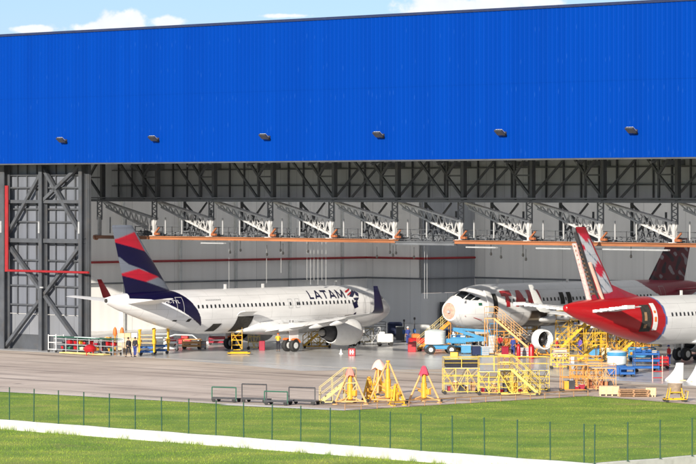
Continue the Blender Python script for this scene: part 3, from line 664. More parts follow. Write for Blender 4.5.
def fuselage(parent, paint, st0=0.0, dx=.12, na=110):
    mb = MB(); cols = []; sts = list(np.concatenate([np.linspace(st0, st0 + .4, 6)[:-1], np.arange(st0 + .4, 26.4, dx * 2), np.arange(26.4, 37.57, dx), [37.57]])); rings = []
    for st in sts:
        zc, w, h = sect(st); ring = []
        for k in range(na):
            th = 2 * PI * k / na; p = V((17 - st, w * math.sin(th), zc + h * math.cos(th))); ring.append(p); cols.append(paint(st, p.z, 1 if p.y > 0 else -1, th))
        rings.append(ring)
    mb.loft(rings); return mb.build('fuselage', M['skin'], parent, 'all', paint=cols)
def patch(mb, pts, sg, off=.014):    # flat-ish polygon of (st, z) laid on the skin
    vs = [surf(a, b, sg, off) for a, b in pts]; c = [sum(p[0] for p in pts) / len(pts), sum(p[1] for p in pts) / len(pts)]
    n = len(vs); mb.add(vs + [surf(c[0], c[1], sg, off + .004)], [(i, (i + 1) % n, n) for i in range(n)])
def gpatch(mb, st0, st1, z0, z1, sg, off=.014, n=8, slant=0):
    g_ = [[surf(st0 + (st1 - st0) * i / n + slant * j / n, z0 + (z1 - z0) * j / n, sg, off) for i in range(n + 1)] for j in range(n + 1)]
    mb.add([p for r in g_ for p in r], [(j * (n + 1) + i, j * (n + 1) + i + 1, (j + 1) * (n + 1) + i + 1, (j + 1) * (n + 1) + i) for j in range(n) for i in range(n)])
def windows(parent, sts, sg, z=4.35, mat=None):
    for st in sts:
        mb = MB(); patch(mb, [(st + .115 * math.cos(a) * (1.15 if i % 2 else 1), z + .175 * math.sin(a) * (1.15 if i % 2 else 1)) for i, a in enumerate(np.linspace(0, 2 * PI, 9)[:-1])], sg); mb.build('window', mat or M['glass'], parent)
def cockpit(parent):
    for sg in (1, -1):
        for quad in (((1.62, 4), (2.42, 3), (2.62, 33), (1.72, 42)), ((1.80, 45), (2.68, 36.5), (2.98, 52), (2.28, 59)), ((2.42, 60), (3.06, 55), (3.52, 61), (3.05, 66))):
            n = 6; q = [(a, R(b)) for a, b in quad]; gr = []
            for j in range(n + 1):
                for i in range(n + 1):
                    u, v = i / n, j / n; s_ = (1 - u) * (1 - v) * q[0][0] + (1 - v) * u * q[1][0] + u * v * q[2][0] + (1 - u) * v * q[3][0]; t_ = (1 - u) * (1 - v) * q[0][1] + (1 - v) * u * q[1][1] + u * v * q[2][1] + (1 - u) * v * q[3][1]
                    gr.append(surfa(s_, t_, sg, .016))
            mb = MB(); mb.add(gr, [(j * (n + 1) + i, j * (n + 1) + i + 1, (j + 1) * (n + 1) + i + 1, (j + 1) * (n + 1) + i) for j in range(n) for i in range(n)]); mb.build('windscreen_pane', M['glass'], parent)
def af(x, t): return 5 * t * (.2969 * math.sqrt(x) - .126 * x - .3516 * x * x + .2843 * x ** 3 - .1036 * x ** 4)
def lift(secs, nch=14, paint=None, x0=0.0, x1=1.0, sub=1):
    """secs: (LE vector, chord, t/c, thickness direction, chord direction)"""
    ss = []
    for a, b in zip(secs[:-1], secs[1:]):
        for i in range(sub): f = i / sub; ss.append(tuple(p * (1 - f) + q * f for p, q in zip(a, b)))
    ss.append(secs[-1]); xs = [x0 + (x1 - x0) * (.5 - .5 * math.cos(PI * k / nch)) if x0 == 0 else x0 + (x1 - x0) * k / nch for k in range(nch + 1)]
    mb = MB(); rings = []; cols = []
    for le, ch, tc_r, td, cd_ in ss:
        ring = []
        for xx in xs[::-1]: ring.append(le + cd_ * ch * xx + td * ch * max(af(xx, tc_r), .0008))
        for xx in (xs[1:] if x0 == 0 else xs): ring.append(le + cd_ * ch * xx - td * ch * max(af(xx, tc_r), .0008))
        rings.append(ring)
        if paint: cols += [paint(17 - p.x, p.z) for p in ring]
    mb.loft(rings); return mb, (cols if paint else None)
BK = V((-1, 0, 0)); ZU = V((0, 0, 1)); YU = V((0, 1, 0))
def wing(parent, sg, sharklet=None, flaps=True, mat=None):
    mat = mat or M['wing']
    def P(y): # LE station, chord, z
        K = [(1.6, 11.7, 7.4, 2.45), (6.4, 14.0, 4.4, 2.85), (16.7, 19.4, 1.65, 4.0)]
        for a, b in zip(K[:-1], K[1:]):
            if y <= b[0]: f = (y - a[0]) / (b[0] - a[0]); return [p * (1 - f) + q * f for p, q in zip(a, b)]
        return list(K[-1])
    secs = []
    for y in (1.2, 1.6, 3, 4.7, 6.4, 9, 12, 16.7): _, le, ch, z = P(max(y, 1.6)); secs.append((V((17 - le, sg * y, z)), ch * (.78 if flaps else 1), .125 if y < 6 else .11, ZU, BK))
    mb, _ = lift(secs, 14, None); w = mb.build('wing', mat, parent, True)
    if flaps:
        for i, (y0, y1) in enumerate(((2.1, 6.2), (6.5, 12.4), (12.6, 16.3))):
            secs = []; dr = R(17 if i < 2 else 5); cdv = V((-math.cos(dr), 0, -math.sin(dr)))
            for y in (y0, y1): _, le, ch, z = P(y); secs.append((V((17 - le - ch * .765, sg * y, z - .02)), ch * .30, .13, ZU, cdv))
            mb, _ = lift(secs, 8, None); mb.build('flap' if i < 2 else 'aileron', M['white'], w, True)
        for y in (4.6, 8.4, 11.6):
            _, le, ch, z = P(y); st = le + ch * .55; l = ch * .62 + .5
            mb = MB(); rings = []
            for k in range(9):
                f = k / 8; r_ = .24 * math.sin(PI * min(max(f, .03), .97)) ** .6; rings.append([V((17 - st - f * l, sg * y + .55 * r_ * math.cos(a), z - .30 - f * .38 + r_ * math.sin(a))) for a in np.linspace(0, 2 * PI, 11)[:-1]])
            mb.loft(rings); mb.build('flap_fairing', M['white'], w, 'all')
        for y in (3, 5, 7.5, 9.5, 11.5, 13.5): _, le, ch, z = P(y); MB().box((17 - le - ch * .74, sg * y, z + .05), (.25, 1.2, .04)).build('spoiler', M['metal'], w)
    if sharklet:
        secs = []; cz = 3.95
        for k, (dy, dz, dl, ch) in enumerate(((0, 0, 0, 1.65), (.45, .07, .25, 1.5), (.75, .32, .55, 1.3), (.92, .75, .85, 1.15), (1.05, 1.4, 1.2, .95), (1.22, 2.45, 1.9, .55))):
            an = min(1, k / 3.0) * R(82); secs.append((V((17 - 19.4 - dl, sg * (16.7 + dy), cz + dz)), ch, .09, V((0, -sg * math.sin(an), math.cos(an))), BK))
        mb, _ = lift(secs, 10, None, sub=2); mb.build('winglet', sharklet, w, 'all')
    return w
def engine(parent, sg, cowl=None):
    cx, cy, cz = 17 - 11.1, sg * 5.75, 1.72; cowl = cowl or M['white']
    prof = [(.96, -.25), (.98, -.02), (1.03, .03), (1.1, -.02), (1.18, -.25), (1.25, -.8), (1.26, -1.5), (1.22, -2.2), (1.1, -2.9), (.98, -3.35), (.93, -3.34), (1.0, -2.8)]
    e = MB().lathe([(r_, h) for r_, h in prof], (cx, cy, cz), 'X', 40, False).build('engine', cowl, parent, True)
    MB().lathe([(.955, -.26), (.985, 0), (1.03, .045), (1.09, 0), (1.12, -.09)], (cx, cy, cz), 'X', 40, False).build('inlet_lip', M['metal'], e, 'all')
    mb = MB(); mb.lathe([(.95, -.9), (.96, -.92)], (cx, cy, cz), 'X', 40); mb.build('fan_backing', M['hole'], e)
    mb = MB(); mb.lathe([(.02, -.4), (.14, -.6), (.26, -.88)], (cx, cy, cz), 'X', 18)
    for k in range(24):
        a = 2 * PI * k / 24; d0 = V((0, math.cos(a), math.sin(a))); d1 = V((0, math.cos(a + .22), math.sin(a + .22)))
        c_ = V((cx, cy, cz)); mb.add([c_ + d0 * .25 + V((-.7, 0, 0)), c_ + d0 * .93 + V((-.62, 0, 0)), c_ + d1 * .93 + V((-.84, 0, 0)), c_ + d1 * .25 + V((-.86, 0, 0))], [(0, 1, 2, 3)])
    mb.build('fan', M['darkmetal'], e)
    MB().lathe([(.97, -2.6), (.74, -3.3), (.62, -3.9), (.50, -4.35), (.46, -4.34), (.55, -3.9)], (cx, cy, cz), 'X', 30, False).build('core_cowl', M['darkmetal'], e, True)
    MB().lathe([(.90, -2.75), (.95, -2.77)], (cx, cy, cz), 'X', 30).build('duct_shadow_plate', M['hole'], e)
    MB().lathe([(.42, -3.9), (.30, -4.5), (.05, -5.0)], (cx, cy, cz), 'X', 20).build('exhaust_plug', M['metal'], e, True)
    mb = MB(); rings = []
    for st, z0, z1, w in ((12.0, 2.9, 3.0, .1), (13.2, 2.75, 3.15, .2), (14.8, 2.35, 2.9, .22), (16.6, 2.2, 2.6, .12)): rings.append([V((17 - st, cy + a, z)) for a, z in ((-w, z0), (w, z0), (w, z1), (-w, z1))])
    mb.loft(rings); mb.build('pylon', cowl, e)
    return e
def wheel(parent, x, y, r=.58, w=.42, cover=None):
    g_ = MB().lathe([(r * .55, -w / 2), (r * .9, -w / 2), (r, -w * .3), (r, w * .3), (r * .9, w / 2), (r * .55, w / 2)], (x, y, r), 'Y', 24).build('wheel', M['rubber'], parent, True)
    MB().lathe([(.05, -w / 2 - .02), (r * .5, -w / 2 - .01), (r * .5, w / 2 + .01), (.05, w / 2 + .02)], (x, y, r), 'Y', 16).build('rim', M['lgrey'], parent)
    if cover:
        mb = MB(); rings = []
        for k in range(9):
            a = R(-5 + 100 * k / 8) + .5; c_, s_ = math.cos(a), math.sin(a); rings.append([V((x + c_ * rr2, y + yy, r + s_ * rr2)) for rr2, yy in ((r + .02, -w / 2 - .04), (r + .1, -w / 2 - .04), (r + .1, w / 2 + .04), (r + .02, w / 2 + .04))])
        mb.loft(rings); mb.build('cover', cover, parent)
def gear(parent, cover=None):
    for sg in (1, -1):
        x, y = 17 - 17.7, sg * 3.8
        mb = MB(); mb.tube((x, y - .35, .58), (x, y + .35, .58), .1); mb.tube((x, y, .58), (x, y, 1.5), .12); mb.tube((x, y, 1.3), (x + .1, y, 2.9), .2); mb.tube((x, y, 1.6), (x + .1, y - sg * 1.6, 2.5), .08); g_ = mb.build('main_gear', M['metal'], parent, True)
        for a in (-.46, .46): wheel(g_, x, y + a, cover=cover)
        mb = MB(); mb.box((x + .05, y + sg * .34, 1.85), (1.2, .06, 1.7)); mb.build('gear_door', M['white'], g_)
    x = 17 - 5.1
    mb = MB(); mb.tube((x, -.2, .38), (x, .2, .38), .07); mb.tube((x, 0, .38), (x + .1, 0, 2.0), .1); mb.tube((x + .05, 0, 1.0), (x + .9, 0, 1.9), .05); g_ = mb.build('nose_gear', M['metal'], parent, True)
    for a in (-.25, .25): wheel(g_, x, a, .38, .22)
    mb = MB(); [mb.box((x + .4, a, 1.5), (1.6, .04, .5)) for a in (-.45, .45)]; mb.build('gear_door', M['white'], g_)
def tailplane(parent, sg, mat, cut=1.0):
    secs = []
    for y, le, ch, z in ((.45, 31.6, 4.0, 4.75), (1.0, 32.0, 3.7, 4.8), (6.22, 35.3, 1.45, 5.32)): secs.append((V((17 - le, sg * y, z)), ch * cut, .10, ZU, BK))
    mb, _ = lift(secs, 12, None); return mb.build('tailplane', mat, parent, True)
def fin(parent, paint, cut=1.0, sub=64, top=11.76):
    secs = []
    for z, le, ch in ((5.0, 29.0, 6.2), (5.9, 29.75, 5.5), (11.76, 34.35, 2.55)): secs.append((V((17 - le, 0, z)), ch * cut, .11, YU, BK))
    if top < 11: f = (top - 5.9) / 5.86; secs[-1] = (V((17 - 29.75 - 4.6 * f, 0, top)), (5.5 - 2.95 * f) * cut, .10, YU, BK)
    else: secs.append((V((17 - 34.5, 0, 11.82)), 2.3 * cut, .06, YU, BK))
    mb, cols = lift(secs, 84, paint, sub=sub); return mb.build('fin', M['skin'], parent, 'all', paint=cols)
def lettering(parent, text, st0, z0, size, sg, mat, width=None, shear=0, bold=0, name='lettering'):
    cu = bpy.data.curves.new('txt', 'FONT'); cu.body = text; cu.size = 1; cu.shear = shear; cu.offset = bold; cu.resolution_u = 3
    o = bpy.data.objects.new('txt', cu); C.objects.link(o); dg = bpy.context.evaluated_depsgraph_get(); me = bpy.data.meshes.new_from_object(o.evaluated_get(dg)); bpy.data.objects.remove(o)
    bm = bmesh.new(); bm.from_mesh(me); xs = [v.co.x for v in bm.verts]; ys = [v.co.y for v in bm.verts]; x0, x1 = min(xs), max(xs); y0, y1 = min(ys), max(ys)
    bmesh.ops.triangulate(bm, faces=bm.faces[:])
    for k in range(1, 10):
        y = y0 + (y1 - y0) * k / 10; bmesh.ops.bisect_plane(bm, geom=bm.verts[:] + bm.edges[:] + bm.faces[:], plane_co=(0, y, 0), plane_no=(0, 1, 0))
    width = width or (x1 - x0) * size
    for v in bm.verts:
        u = (v.co.x - x0) / (x1 - x0) * width; st = st0 - u if sg < 0 else st0 + u      # starboard reads towards the nose
        v.co = surf(st, z0 + (v.co.y - y0) / (y1 - y0) * size, sg, .016)
    bm.to_mesh(me); bm.free(); me.materials.clear(); me.materials.append(mat); o = bpy.data.objects.new(name, me); C.objects.link(o); o.parent = parent; return o
def stroke_text(parent, text, st0, z0, size, sg, mat, width, sw, name='lettering', slant=0.0):
    """plain sans capitals drawn as strokes laid on the skin"""
    h = sw / 2; G_ = {'L': [((h, 1), (h, 0)), ((0, h), (.62, h))], 'A': [((h, 0), (.5, 1)), ((.5, 1), (1 - h, 0)), ((.24, .3), (.76, .3))], 'T': [((0, 1 - h), (.86, 1 - h)), ((.43, 1 - h), (.43, 0))], 'M': [((h, 0), (h + .05, 1)), ((h + .03, 1), (.58, .12)), ((.58, .12), (1.13 - h, 1)), ((1.11 - h, 1), (1.16 - h, 0))]}
    Wd = {'L': .66, 'A': 1.0, 'T': .86, 'M': 1.16}; tot = sum(Wd[c] for c in text) + .12 * (len(text) - 1); sc = width / tot; x = 0; mb = MB(); k = 0
    for c in text:
        for (x1, y1), (x2, y2) in G_[c]:
            p = V(((x + x1) * sc, y1 * size)); q = V(((x + x2) * sc, y2 * size)); d = (q - p).normalized(); n_ = V((-d.y, d.x)) * sw * size / 2; k += 1; n = 10; vs = []
            for i in range(n + 1):
                m_ = p.lerp(q, i / n)
                for s_ in (-1, 0, 1):
                    u = m_ + n_ * s_; yy = min(max(u.y, 0), size); uu = u.x + yy * slant; vs.append(surf(st0 - uu if sg < 0 else st0 + uu, z0 + yy, sg, .016 + .0015 * k))
            mb.add(vs, [(i * 3 + j, i * 3 + j + 1, i * 3 + j + 4, i * 3 + j + 3) for i in range(n) for j in (0, 1)])
        x += Wd[c] + .12
    return mb.build(name, mat, parent)
def polys_on_skin(parent, name, polys, mat, sg, off=.018):
    mb = MB()
    for P in polys:
        n = 6
        if len(P) == 4:
            gr = []
            for j in range(n + 1):
                for i in range(n + 1):
                    u, v = i / n, j / n; s_ = [(1 - u) * (1 - v) * P[0][k] + (1 - v) * u * P[1][k] + u * v * P[2][k] + (1 - u) * v * P[3][k] for k in (0, 1)]; gr.append(surf(s_[0], s_[1], sg, off))
            mb.add(gr, [(j * (n + 1) + i, j * (n + 1) + i + 1, (j + 1) * (n + 1) + i + 1, (j + 1) * (n + 1) + i) for j in range(n) for i in range(n)])
        else: patch(mb, P, sg, off)
    return mb.build(name, mat, parent)
def outline(parent, st, z, w, h, sg, name='door', wd_=.035, mat=None):
    mb = MB(); n = 8
    for a, b, c_, d_ in ((st - w / 2, st - w / 2 + wd_, z, z + h), (st + w / 2 - wd_, st + w / 2, z, z + h), (st - w / 2, st + w / 2, z, z + wd_), (st - w / 2, st + w / 2, z + h - wd_, z + h)): gpatch(mb, a, b, c_, d_, sg, .014, n)
    return mb.build(name, mat or M['grey'], parent)
def place_air(root, nose, hd, lift_=0):
    hd = V((hd[0], hd[1], 0)).normalized(); root.location = nose - hd * 17 + V((0, 0, lift_)); root.rotation_euler = (0, 0, math.atan2(hd.y, hd.x))
def details(p, belly=True):
    mb = MB()
    for st, h in ((7.5, .45), (17.5, .35), (22.5, .4)): zc, w, hh = sect(st); z = zc + hh; mb.loft([[V((17 - st + a, b, z + c_)) for a, b in ((.16, -.02), (.16, .02), (-.16, .02), (-.16, -.02))] for c_ in (-.02, h)])
    mb.build('antenna', M['white'], p)
    mb = MB(); rings = []
    for st, w, zt, zb in ((10.3, .3, 2.0, 1.95), (11.5, 1.9, 2.9, 1.62), (13, 2.25, 3.2, 1.45), (17, 2.3, 3.1, 1.42), (19.5, 2.15, 2.9, 1.55), (21.8, 1.2, 2.1, 1.75), (22.8, .2, 1.95, 1.85)):
        rings.append([V((17 - st, w * math.copysign(abs(math.cos(a)) ** .6, math.cos(a)), (zt + zb) / 2 + (zt - zb) / 2 * math.sin(a))) for a in np.linspace(0, 2 * PI, 25)[:-1]])
    if belly: mb.loft(rings); mb.build('belly_fairing', M['wing'], p, 'all')

def tj(px, py): return 37.57 - (px - 108) / 7.6, 14.7 - (py - 193) / 10.87
# --- the white and indigo one on the left
IND = (.004, .003, .032); RD = (.40, .012, .03); GR = (.15, .17, .21)
capz = 10.75
A1 = empty('airliner', (0, 0, 0), 0, 'white airliner with indigo and red tail, parked nose-in at the left of the bay', 'airplane')
R1 = [tj(*p) for p in ((108, 241), (108, 234.5), (120, 236), (133.5, 230.5), (150, 247), (137, 246), (120, 240.8))]
R1 = [tj(*p) for p in ((108, 239), (118, 237.5), (133.5, 231), (143, 250), (133, 246.5), (117.5, 241.5), (108, 241))]
N1 = [tj(*p) for p in ((108, 241), (117.5, 241.5), (133, 246.5), (143, 250), (170, 285), (157, 277), (140, 267.5), (128, 262.5), (121, 256), (108, 250))]
R2 = [tj(*p) for p in ((108, 273), (122, 271.5), (137, 267), (156, 275.5), (143.5, 280), (123, 273.5), (108, 273.5))]
N2 = [tj(*p) for p in ((108, 273.5), (123, 273.5), (143.5, 280), (160, 286.5), (176, 291.5), (180, 310), (108, 310))]
def p_fin1(st, z):
    c = [p_fin0(st + a, z + b) for a, b in ((-.02, -.03), (.02, -.01), (-.01, .02), (.015, .03))]; return tuple(sum(k[i] for k in c) / 4 for i in range(3))
def p_fin0(st, z):
    p = (st, z)
    if inpoly(*p, R1) or inpoly(*p, R2): return RD
    if inpoly(*p, N1) or inpoly(*p, N2): return IND
    return GR
LW = [(35.4, 5.25), (33, 5.10), (31.6, 4.80), (30.2, 4.2), (29.0, 3.6), (28.0, 3.05), (27.1, 2.55)]
UP = [(30.0, 6.0), (29.3, 5.5), (28.6, 4.9), (28.0, 4.15), (27.5, 3.4), (27.1, 2.55)]
SW = LW + UP[::-1] + [(35, 6.2)]
def p_fus1(st, z, sg, th): return IND if st > 27 and inpoly(st, z, SW) else WHITE
fuselage(A1, p_fus1, dx=.055, na=190); fin(A1, p_fin1); details(A1)
for sg in (1, -1): tailplane(A1, sg, M['white'])
wing(A1, -1, M['navy']); wing(A1, 1, M['redbright']); engine(A1, -1); engine(A1, 1); gear(A1, M['orange']); cockpit(A1)
wsts = [6.6 + .53 * i for i in range(41) if abs(6.6 + .53 * i - 14.9) > .3 and abs(6.6 + .53 * i - 15.9) > .3]
windows(A1, wsts, -1)
for st in (14.8, 15.75): outline(A1, st, 3.95, .55, .85, -1, 'overwing_exit'); 
windows(A1, (14.8, 15.75), -1)
outline(A1, 5.0, 3.2, .85, 1.85, -1); outline(A1, 29.9, 3.45, .8, 1.8, -1, mat=M['lgrey'])
stroke_text(A1, 'LATAM', 12.95, 4.70, .78, -1, M['navy'], 4.95, .21)
q = lambda *P: [[(7.6 - a, 3.98 + b) for a, b in p] for p in P]
polys_on_skin(A1, 'emblem', q(((-.1, 1.35), (.9, 1.62), (.65, 1.42), (-.1, 1.18)), ((0, 1.05), (.75, 1.33), (.5, 1.1), (-.05, .9))), M['red'], -1)
polys_on_skin(A1, 'emblem', q(((.1, .86), (1.05, 1.5), (1.2, 1.22), (.6, .78)), ((1.2, 1.45), (1.6, 1.15), (1.45, .8), (1.1, .95)), ((.65, .72), (1.45, .74), (1.15, .45), (.7, .5)), ((.35, .2), (.95, .42), (1.15, -.15), (.6, -.3)), ((.6, -.75), (.9, -.62), (.85, -.95), (.55, -1.0))), M['navy'], -1)
lettering(A1, 'PR-TYL', 31.6, 4.72, .27, -1, M['white'], 1.7, name='registration')
mb = MB(); [patch(mb, [(26.7 - i * .22, 4.86), (26.54 - i * .22, 4.86), (26.54 - i * .22, 4.97), (26.7 - i * .22, 4.97)], -1) for i in range(9)]; mb.build('small_lettering', M['grey'], A1)
# open cargo bays
mb = MB(); gpatch(mb, 21.0, 23.1, 1.95, 3.35, -1, .03, 8, -.3); mb.build('cargo_bay', M['hole'], A1)
mb = MB(); rings = []
for k in range(7): a = R(8 + 22 * k / 6); rings.append([V((17 - s_, -1.99 - 1.25 * math.sin(a) * k / 6 * 1.6, 3.35 + .45 * math.sin(R(90) * k / 6) + o_)) for s_, o_ in ((20.9, 0), (22.95, 0), (22.95, .07), (20.9, .07))])
mb.loft(rings); mb.build('cargo_door', M['white'], A1)
mb = MB(); gpatch(mb, 25.1, 26.2, 2.05, 2.75, -1, .03, 6, -.45); mb.build('bulk_cargo_bay', M['hole'], A1)
mb = MB(); patch(mb, [(28.7, 3.0), (29.1, 3.0), (28.9, 3.28), (28.5, 3.28)], -1); patch(mb, [(30.1, 3.05), (30.6, 3.1), (30.5, 3.2), (30.1, 3.2)], -1); mb.build('service_hatch', M['hole'], A1)
mb = MB(); gpatch(mb, 7.3, 8.4, 2.5, 3.1, -1, .03, 6, -.2); mb.build('hatch', M['metal'], A1)
MB().lathe([(.05, 0), (.19, -.01), (.21, .12)], (17 - 37.62, 0, 5.08), 'X', 16).build('exhaust', M['hole'], A1)
# nose cap panel lines: dull primer band
place_air(A1, V((3.9, 340, 0)), (.678, .735))

# --- the one in the middle: radome off, nose towards us
A2 = empty('airliner', (0, 0, 0), 0, 'white airliner with its nose cone removed and big red letters, facing the camera', 'airplane')
DR = (.22, .008, .03)
def p_fus2(st, z, sg, th):
    if 10.2 < st < 20.5 and z < 3.15 + .2 * math.sin(st * 1.3): return (.30, .25, .19) if (st % 1.15 < .16 or abs(z - 2.5) < .08) else (.045, .03, .022)
    if st > 29.2 + (z - 4) * .9 * -1 + .5 * math.sin(z * 2): return DR
    return WHITE
def p_fin2(st, z):
    f = math.sin(st * 2.1 + z * 1.7) + math.sin(z * 3.1 - st * 1.3)
    f = math.sin(st * 1.1 + z * .9) + math.sin(st * 2.3 - z * 2.9) * .6; f = math.sin(st * 2.6 + z * 1.4 + math.sin(z * 3)) * math.sin(z * 2.2 - st * .8 + math.sin(st * 2.5)); return (.24, .22, .24) if f > .62 else ((.02, .01, .02) if f < -.45 else (.10, .006, .016))  # fin colours darkened to carry the shade deep in the bay
fuselage(A2, p_fus2, .85, dx=.15, na=110); fin(A2, p_fin2, top=9.9); details(A2, False)
for sg in (1, -1): tailplane(A2, sg, M['deepred'])
wing(A2, -1); wing(A2, 1); gear(A2); cockpit(A2)
windows(A2, [6.6 + .53 * i for i in range(41) if abs(6.6 + .53 * i - 14.6) > .35 and abs(6.6 + .53 * i - 15.6) > .35], 1)
mb = MB(); mb.lathe([(.03, .02), (.62, .03), (.88, -.02), (.90, -.10)], (17 - .85, 0, 3.47), 'X', 28)
mb.build('radar_bulkhead', pm('primer_bulkhead', (.62, .30, .22), .6, var=.3, scale=4, dirt=.6, dirtcol=(.30, .18, .30)), A2, True)
mb = MB(); mb.box((17 - .76, .05, 3.4), (.2, .3, .22)); mb.tube((17 - .8, -.05, 3.45), (17 - .6, .1, 3.4), .13, 12); mb.build('radar_unit', M['grey'], A2)
stroke_text(A2, 'TAM', 6.1, 3.75, 1.5, 1, M['red'], 5.5, .34)
mb = MB(); [gpatch(mb, a, a + .62, 3.85, 4.95, 1, .03, 6) for a in (14.25, 15.3)]; mb.build('open_overwing_exit', M['hole'], A2)
mb = MB(); gpatch(mb, 4.6, 5.4, 3.15, 5.0, 1, .03, 8); mb.build('doorway', M['hole'], A2)
mb = MB(); mb.loft([[surf(st + .0, z, 1, .45 + o_) for z in np.linspace(3.2, 5.0, 8)] + [surf(st, z, 1, .36 + o_) for z in np.linspace(5.0, 3.2, 8)] for st, o_ in ((3.65, .1), (4.1, 0), (4.5, -.1))]); dr_ = mb.build('door', M['white'], A2, True)
mb = MB(); mb.tube(surf(4.1, 4.3, 1, .4), surf(4.7, 4.3, 1, 0), .05); mb.build('hinge', M['metal'], dr_)
mb = MB(); patch(mb, [(3.05, 3.95), (3.45, 3.95), (3.45, 4.2), (3.05, 4.2)], 1); mb.build('flag_decal', M['green'], A2)
mb = MB(); gpatch(mb, 12.4, 13.6, 2.3, 3.2, 1, .10, 4); mb.build('belly_panel', M['lgrey'], A2)
outline(A2, 29.9, 3.45, .8, 1.8, 1); outline(A2, 8.2, 2.1, 1.8, 1.1, 1, 'cargo_door')
mb = MB(); mb.tube((17 - 1.9, 1.05, 3.1), (17 - 1.6, 1.3, 3.0), .03); mb.tube((17 - 2.2, 1.2, 3.0), (17 - 3.4, 1.75, 2.6), .03); mb.build('probe', M['pipe'], A2)
place_air(A2, V((9.3 - .55, 322.6, 0)), (-.70, -.714), .33)

# --- the red-tailed one on the right
A3 = empty('airliner', (0, 0, 0), 0, 'white airliner with bright red rear fuselage and striped bare fin, cut by the right edge', 'airplane')
BR = (.40, .008, .012)
def p_fus3(st, z, sg, th):
    e = 26.75 + .35 * ((z - 3.9) / 2) ** 2
    if st < e: return (.70, .71, .72)
    if st < e + .22: return (.05, .12, .35)
    return BR
def p_fin3(st, z):
    if z > 11.1: return (.26, .01, .02)
    if z < 6.3: return (.30, .01, .02)
    u = st - (31.0 + (z - 5.9) * .69)
    if u < .28: return (.36, .012, .03)         # distance behind the leading edge
    s1 = math.sin(z * 2.3 + u * 2.0); s2 = math.sin(z * 1.9 - u * 3.2 + 1)
    if u > .25 and s1 > .35 and s2 > -.55: return (.45, .02, .05)
    if u > .4 and abs(s2) < .16: return (.05, .10, .16)
    return (.42, .45, .50)
fuselage(A3, p_fus3, dx=.12, na=110); details(A3)
secs = []
for z, le, ch in ((5.2, 30.5, 2.8), (5.9, 31.0, 2.5), (11.3, 34.7, 1.4), (11.76, 35.0, 1.3)): secs.append((V((17 - le, 0, z)), ch, .14, YU, BK))
mb, cols = lift(secs, 40, p_fin3, sub=24, x1=.96); mb.build('fin', M['skin'], A3, 'all', paint=cols)
# dorsal fillet, bare rear spar and loose rudder panels
mb = MB(); mb.loft([[V((17 - 27.6, 0, 5.75))] * 3, [V((17 - 29.5, -.28, 5.6)), V((17 - 29.5, 0, 6.25)), V((17 - 29.5, .28, 5.6))], [V((17 - 31.9, -.42, 5.3)), V((17 - 31.9, 0, 7.0)), V((17 - 31.9, .42, 5.3))], [V((17 - 34.2, -.3, 5.2)), V((17 - 34.2, 0, 6.1)), V((17 - 34.2, .3, 5.2))]]); mb.build('dorsal_fillet', M['deepred'], A3)
def spar(s0, s1, w, mat, z0, z1, name, y=0):
    a = V((17 - s0, y, z0)); b = V((17 - s1, y, z1)); mb = MB(); mb.bar(a, b, .14, w, up=(0, 1, 0)); return mb.build(name, mat, A3)
spar(33.3, 36.3, .32, M['darkmetal'], 5.3, 11.3, 'rear_spar'); spar(33.0, 34.7, .26, M['palepink'], 5.6, 8.8, 'rudder_panel', -.2); spar(34.3, 36.35, .42, pm('pink_primer', (.80, .45, .42), .6, var=.3, scale=4), 5.3, 10.4, 'rudder_panel', .05)
mb = MB()
for k in range(14): z = 5.5 + k * .36; mb.box((17 - 33.8 - (z - 5.3) * .45, 0, z), (.8, .1, .16))
mb.build('rudder_rib', pm('brown_ribs', (.20, .12, .08), .7, var=.4, scale=5), A3)
t1_ = tailplane(A3, -1, M['wing'], .62); t2_ = tailplane(A3, 1, M['wing'], .72)
for sg, tp in ((1, t2_), (-1, t1_)):
    mb = MB(); rr2 = random.Random(4 + sg)
    for k in range(16): y = 1.0 + k * .33; mb.box((17 - (32.0 + (y - 1) * .63 + 2.75 - (y - 1) * .28), sg * y, 4.72 + y * .1), (rr2.uniform(.5, 1.2), .3, rr2.uniform(.12, .3)))
    mb.build('elevator_hinge', M['white'], tp)
windows(A3, [8 + .53 * i for i in range(35)], -1, 4.35)
mb = MB(); gpatch(mb, 28.65, 29.8, 3.0, 5.2, -1, .03, 8); mb.build('open_doorway', M['hole'], A3)
mb = MB(); gpatch(mb, 27.95, 28.5, 3.1, 5.3, -1, .05, 8); mb.build('white_door_panel', M['white'], A3)
mb = MB(); patch(mb, [(28.08, 3.8), (28.36, 3.8), (28.36, 4.2), (28.08, 4.2)], -1, .07); patch(mb, [(28.1, 4.5), (28.36, 4.5), (28.36, 4.7), (28.1, 4.7)], -1, .07); mb.build('warning_sticker', M['orange'], A3)
mb = MB(); gpatch(mb, 29.2, 29.5, 3.9, 4.6, -1, .05, 4); gpatch(mb, 29.2, 29.5, 3.3, 3.6, -1, .05, 4); mb.build('door_liner', M['woodd'], A3)
wing(A3, -1, M['lgrey']); wing(A3, 1, M['lgrey']); engine(A3, -1); engine(A3, 1); gear(A3); cockpit(A3)
hd3 = V((.70, .714, 0)).normalized(); tail3 = V((17.8, 287, 0)); place_air(A3, tail3 + hd3 * 37.57, hd3, .15)
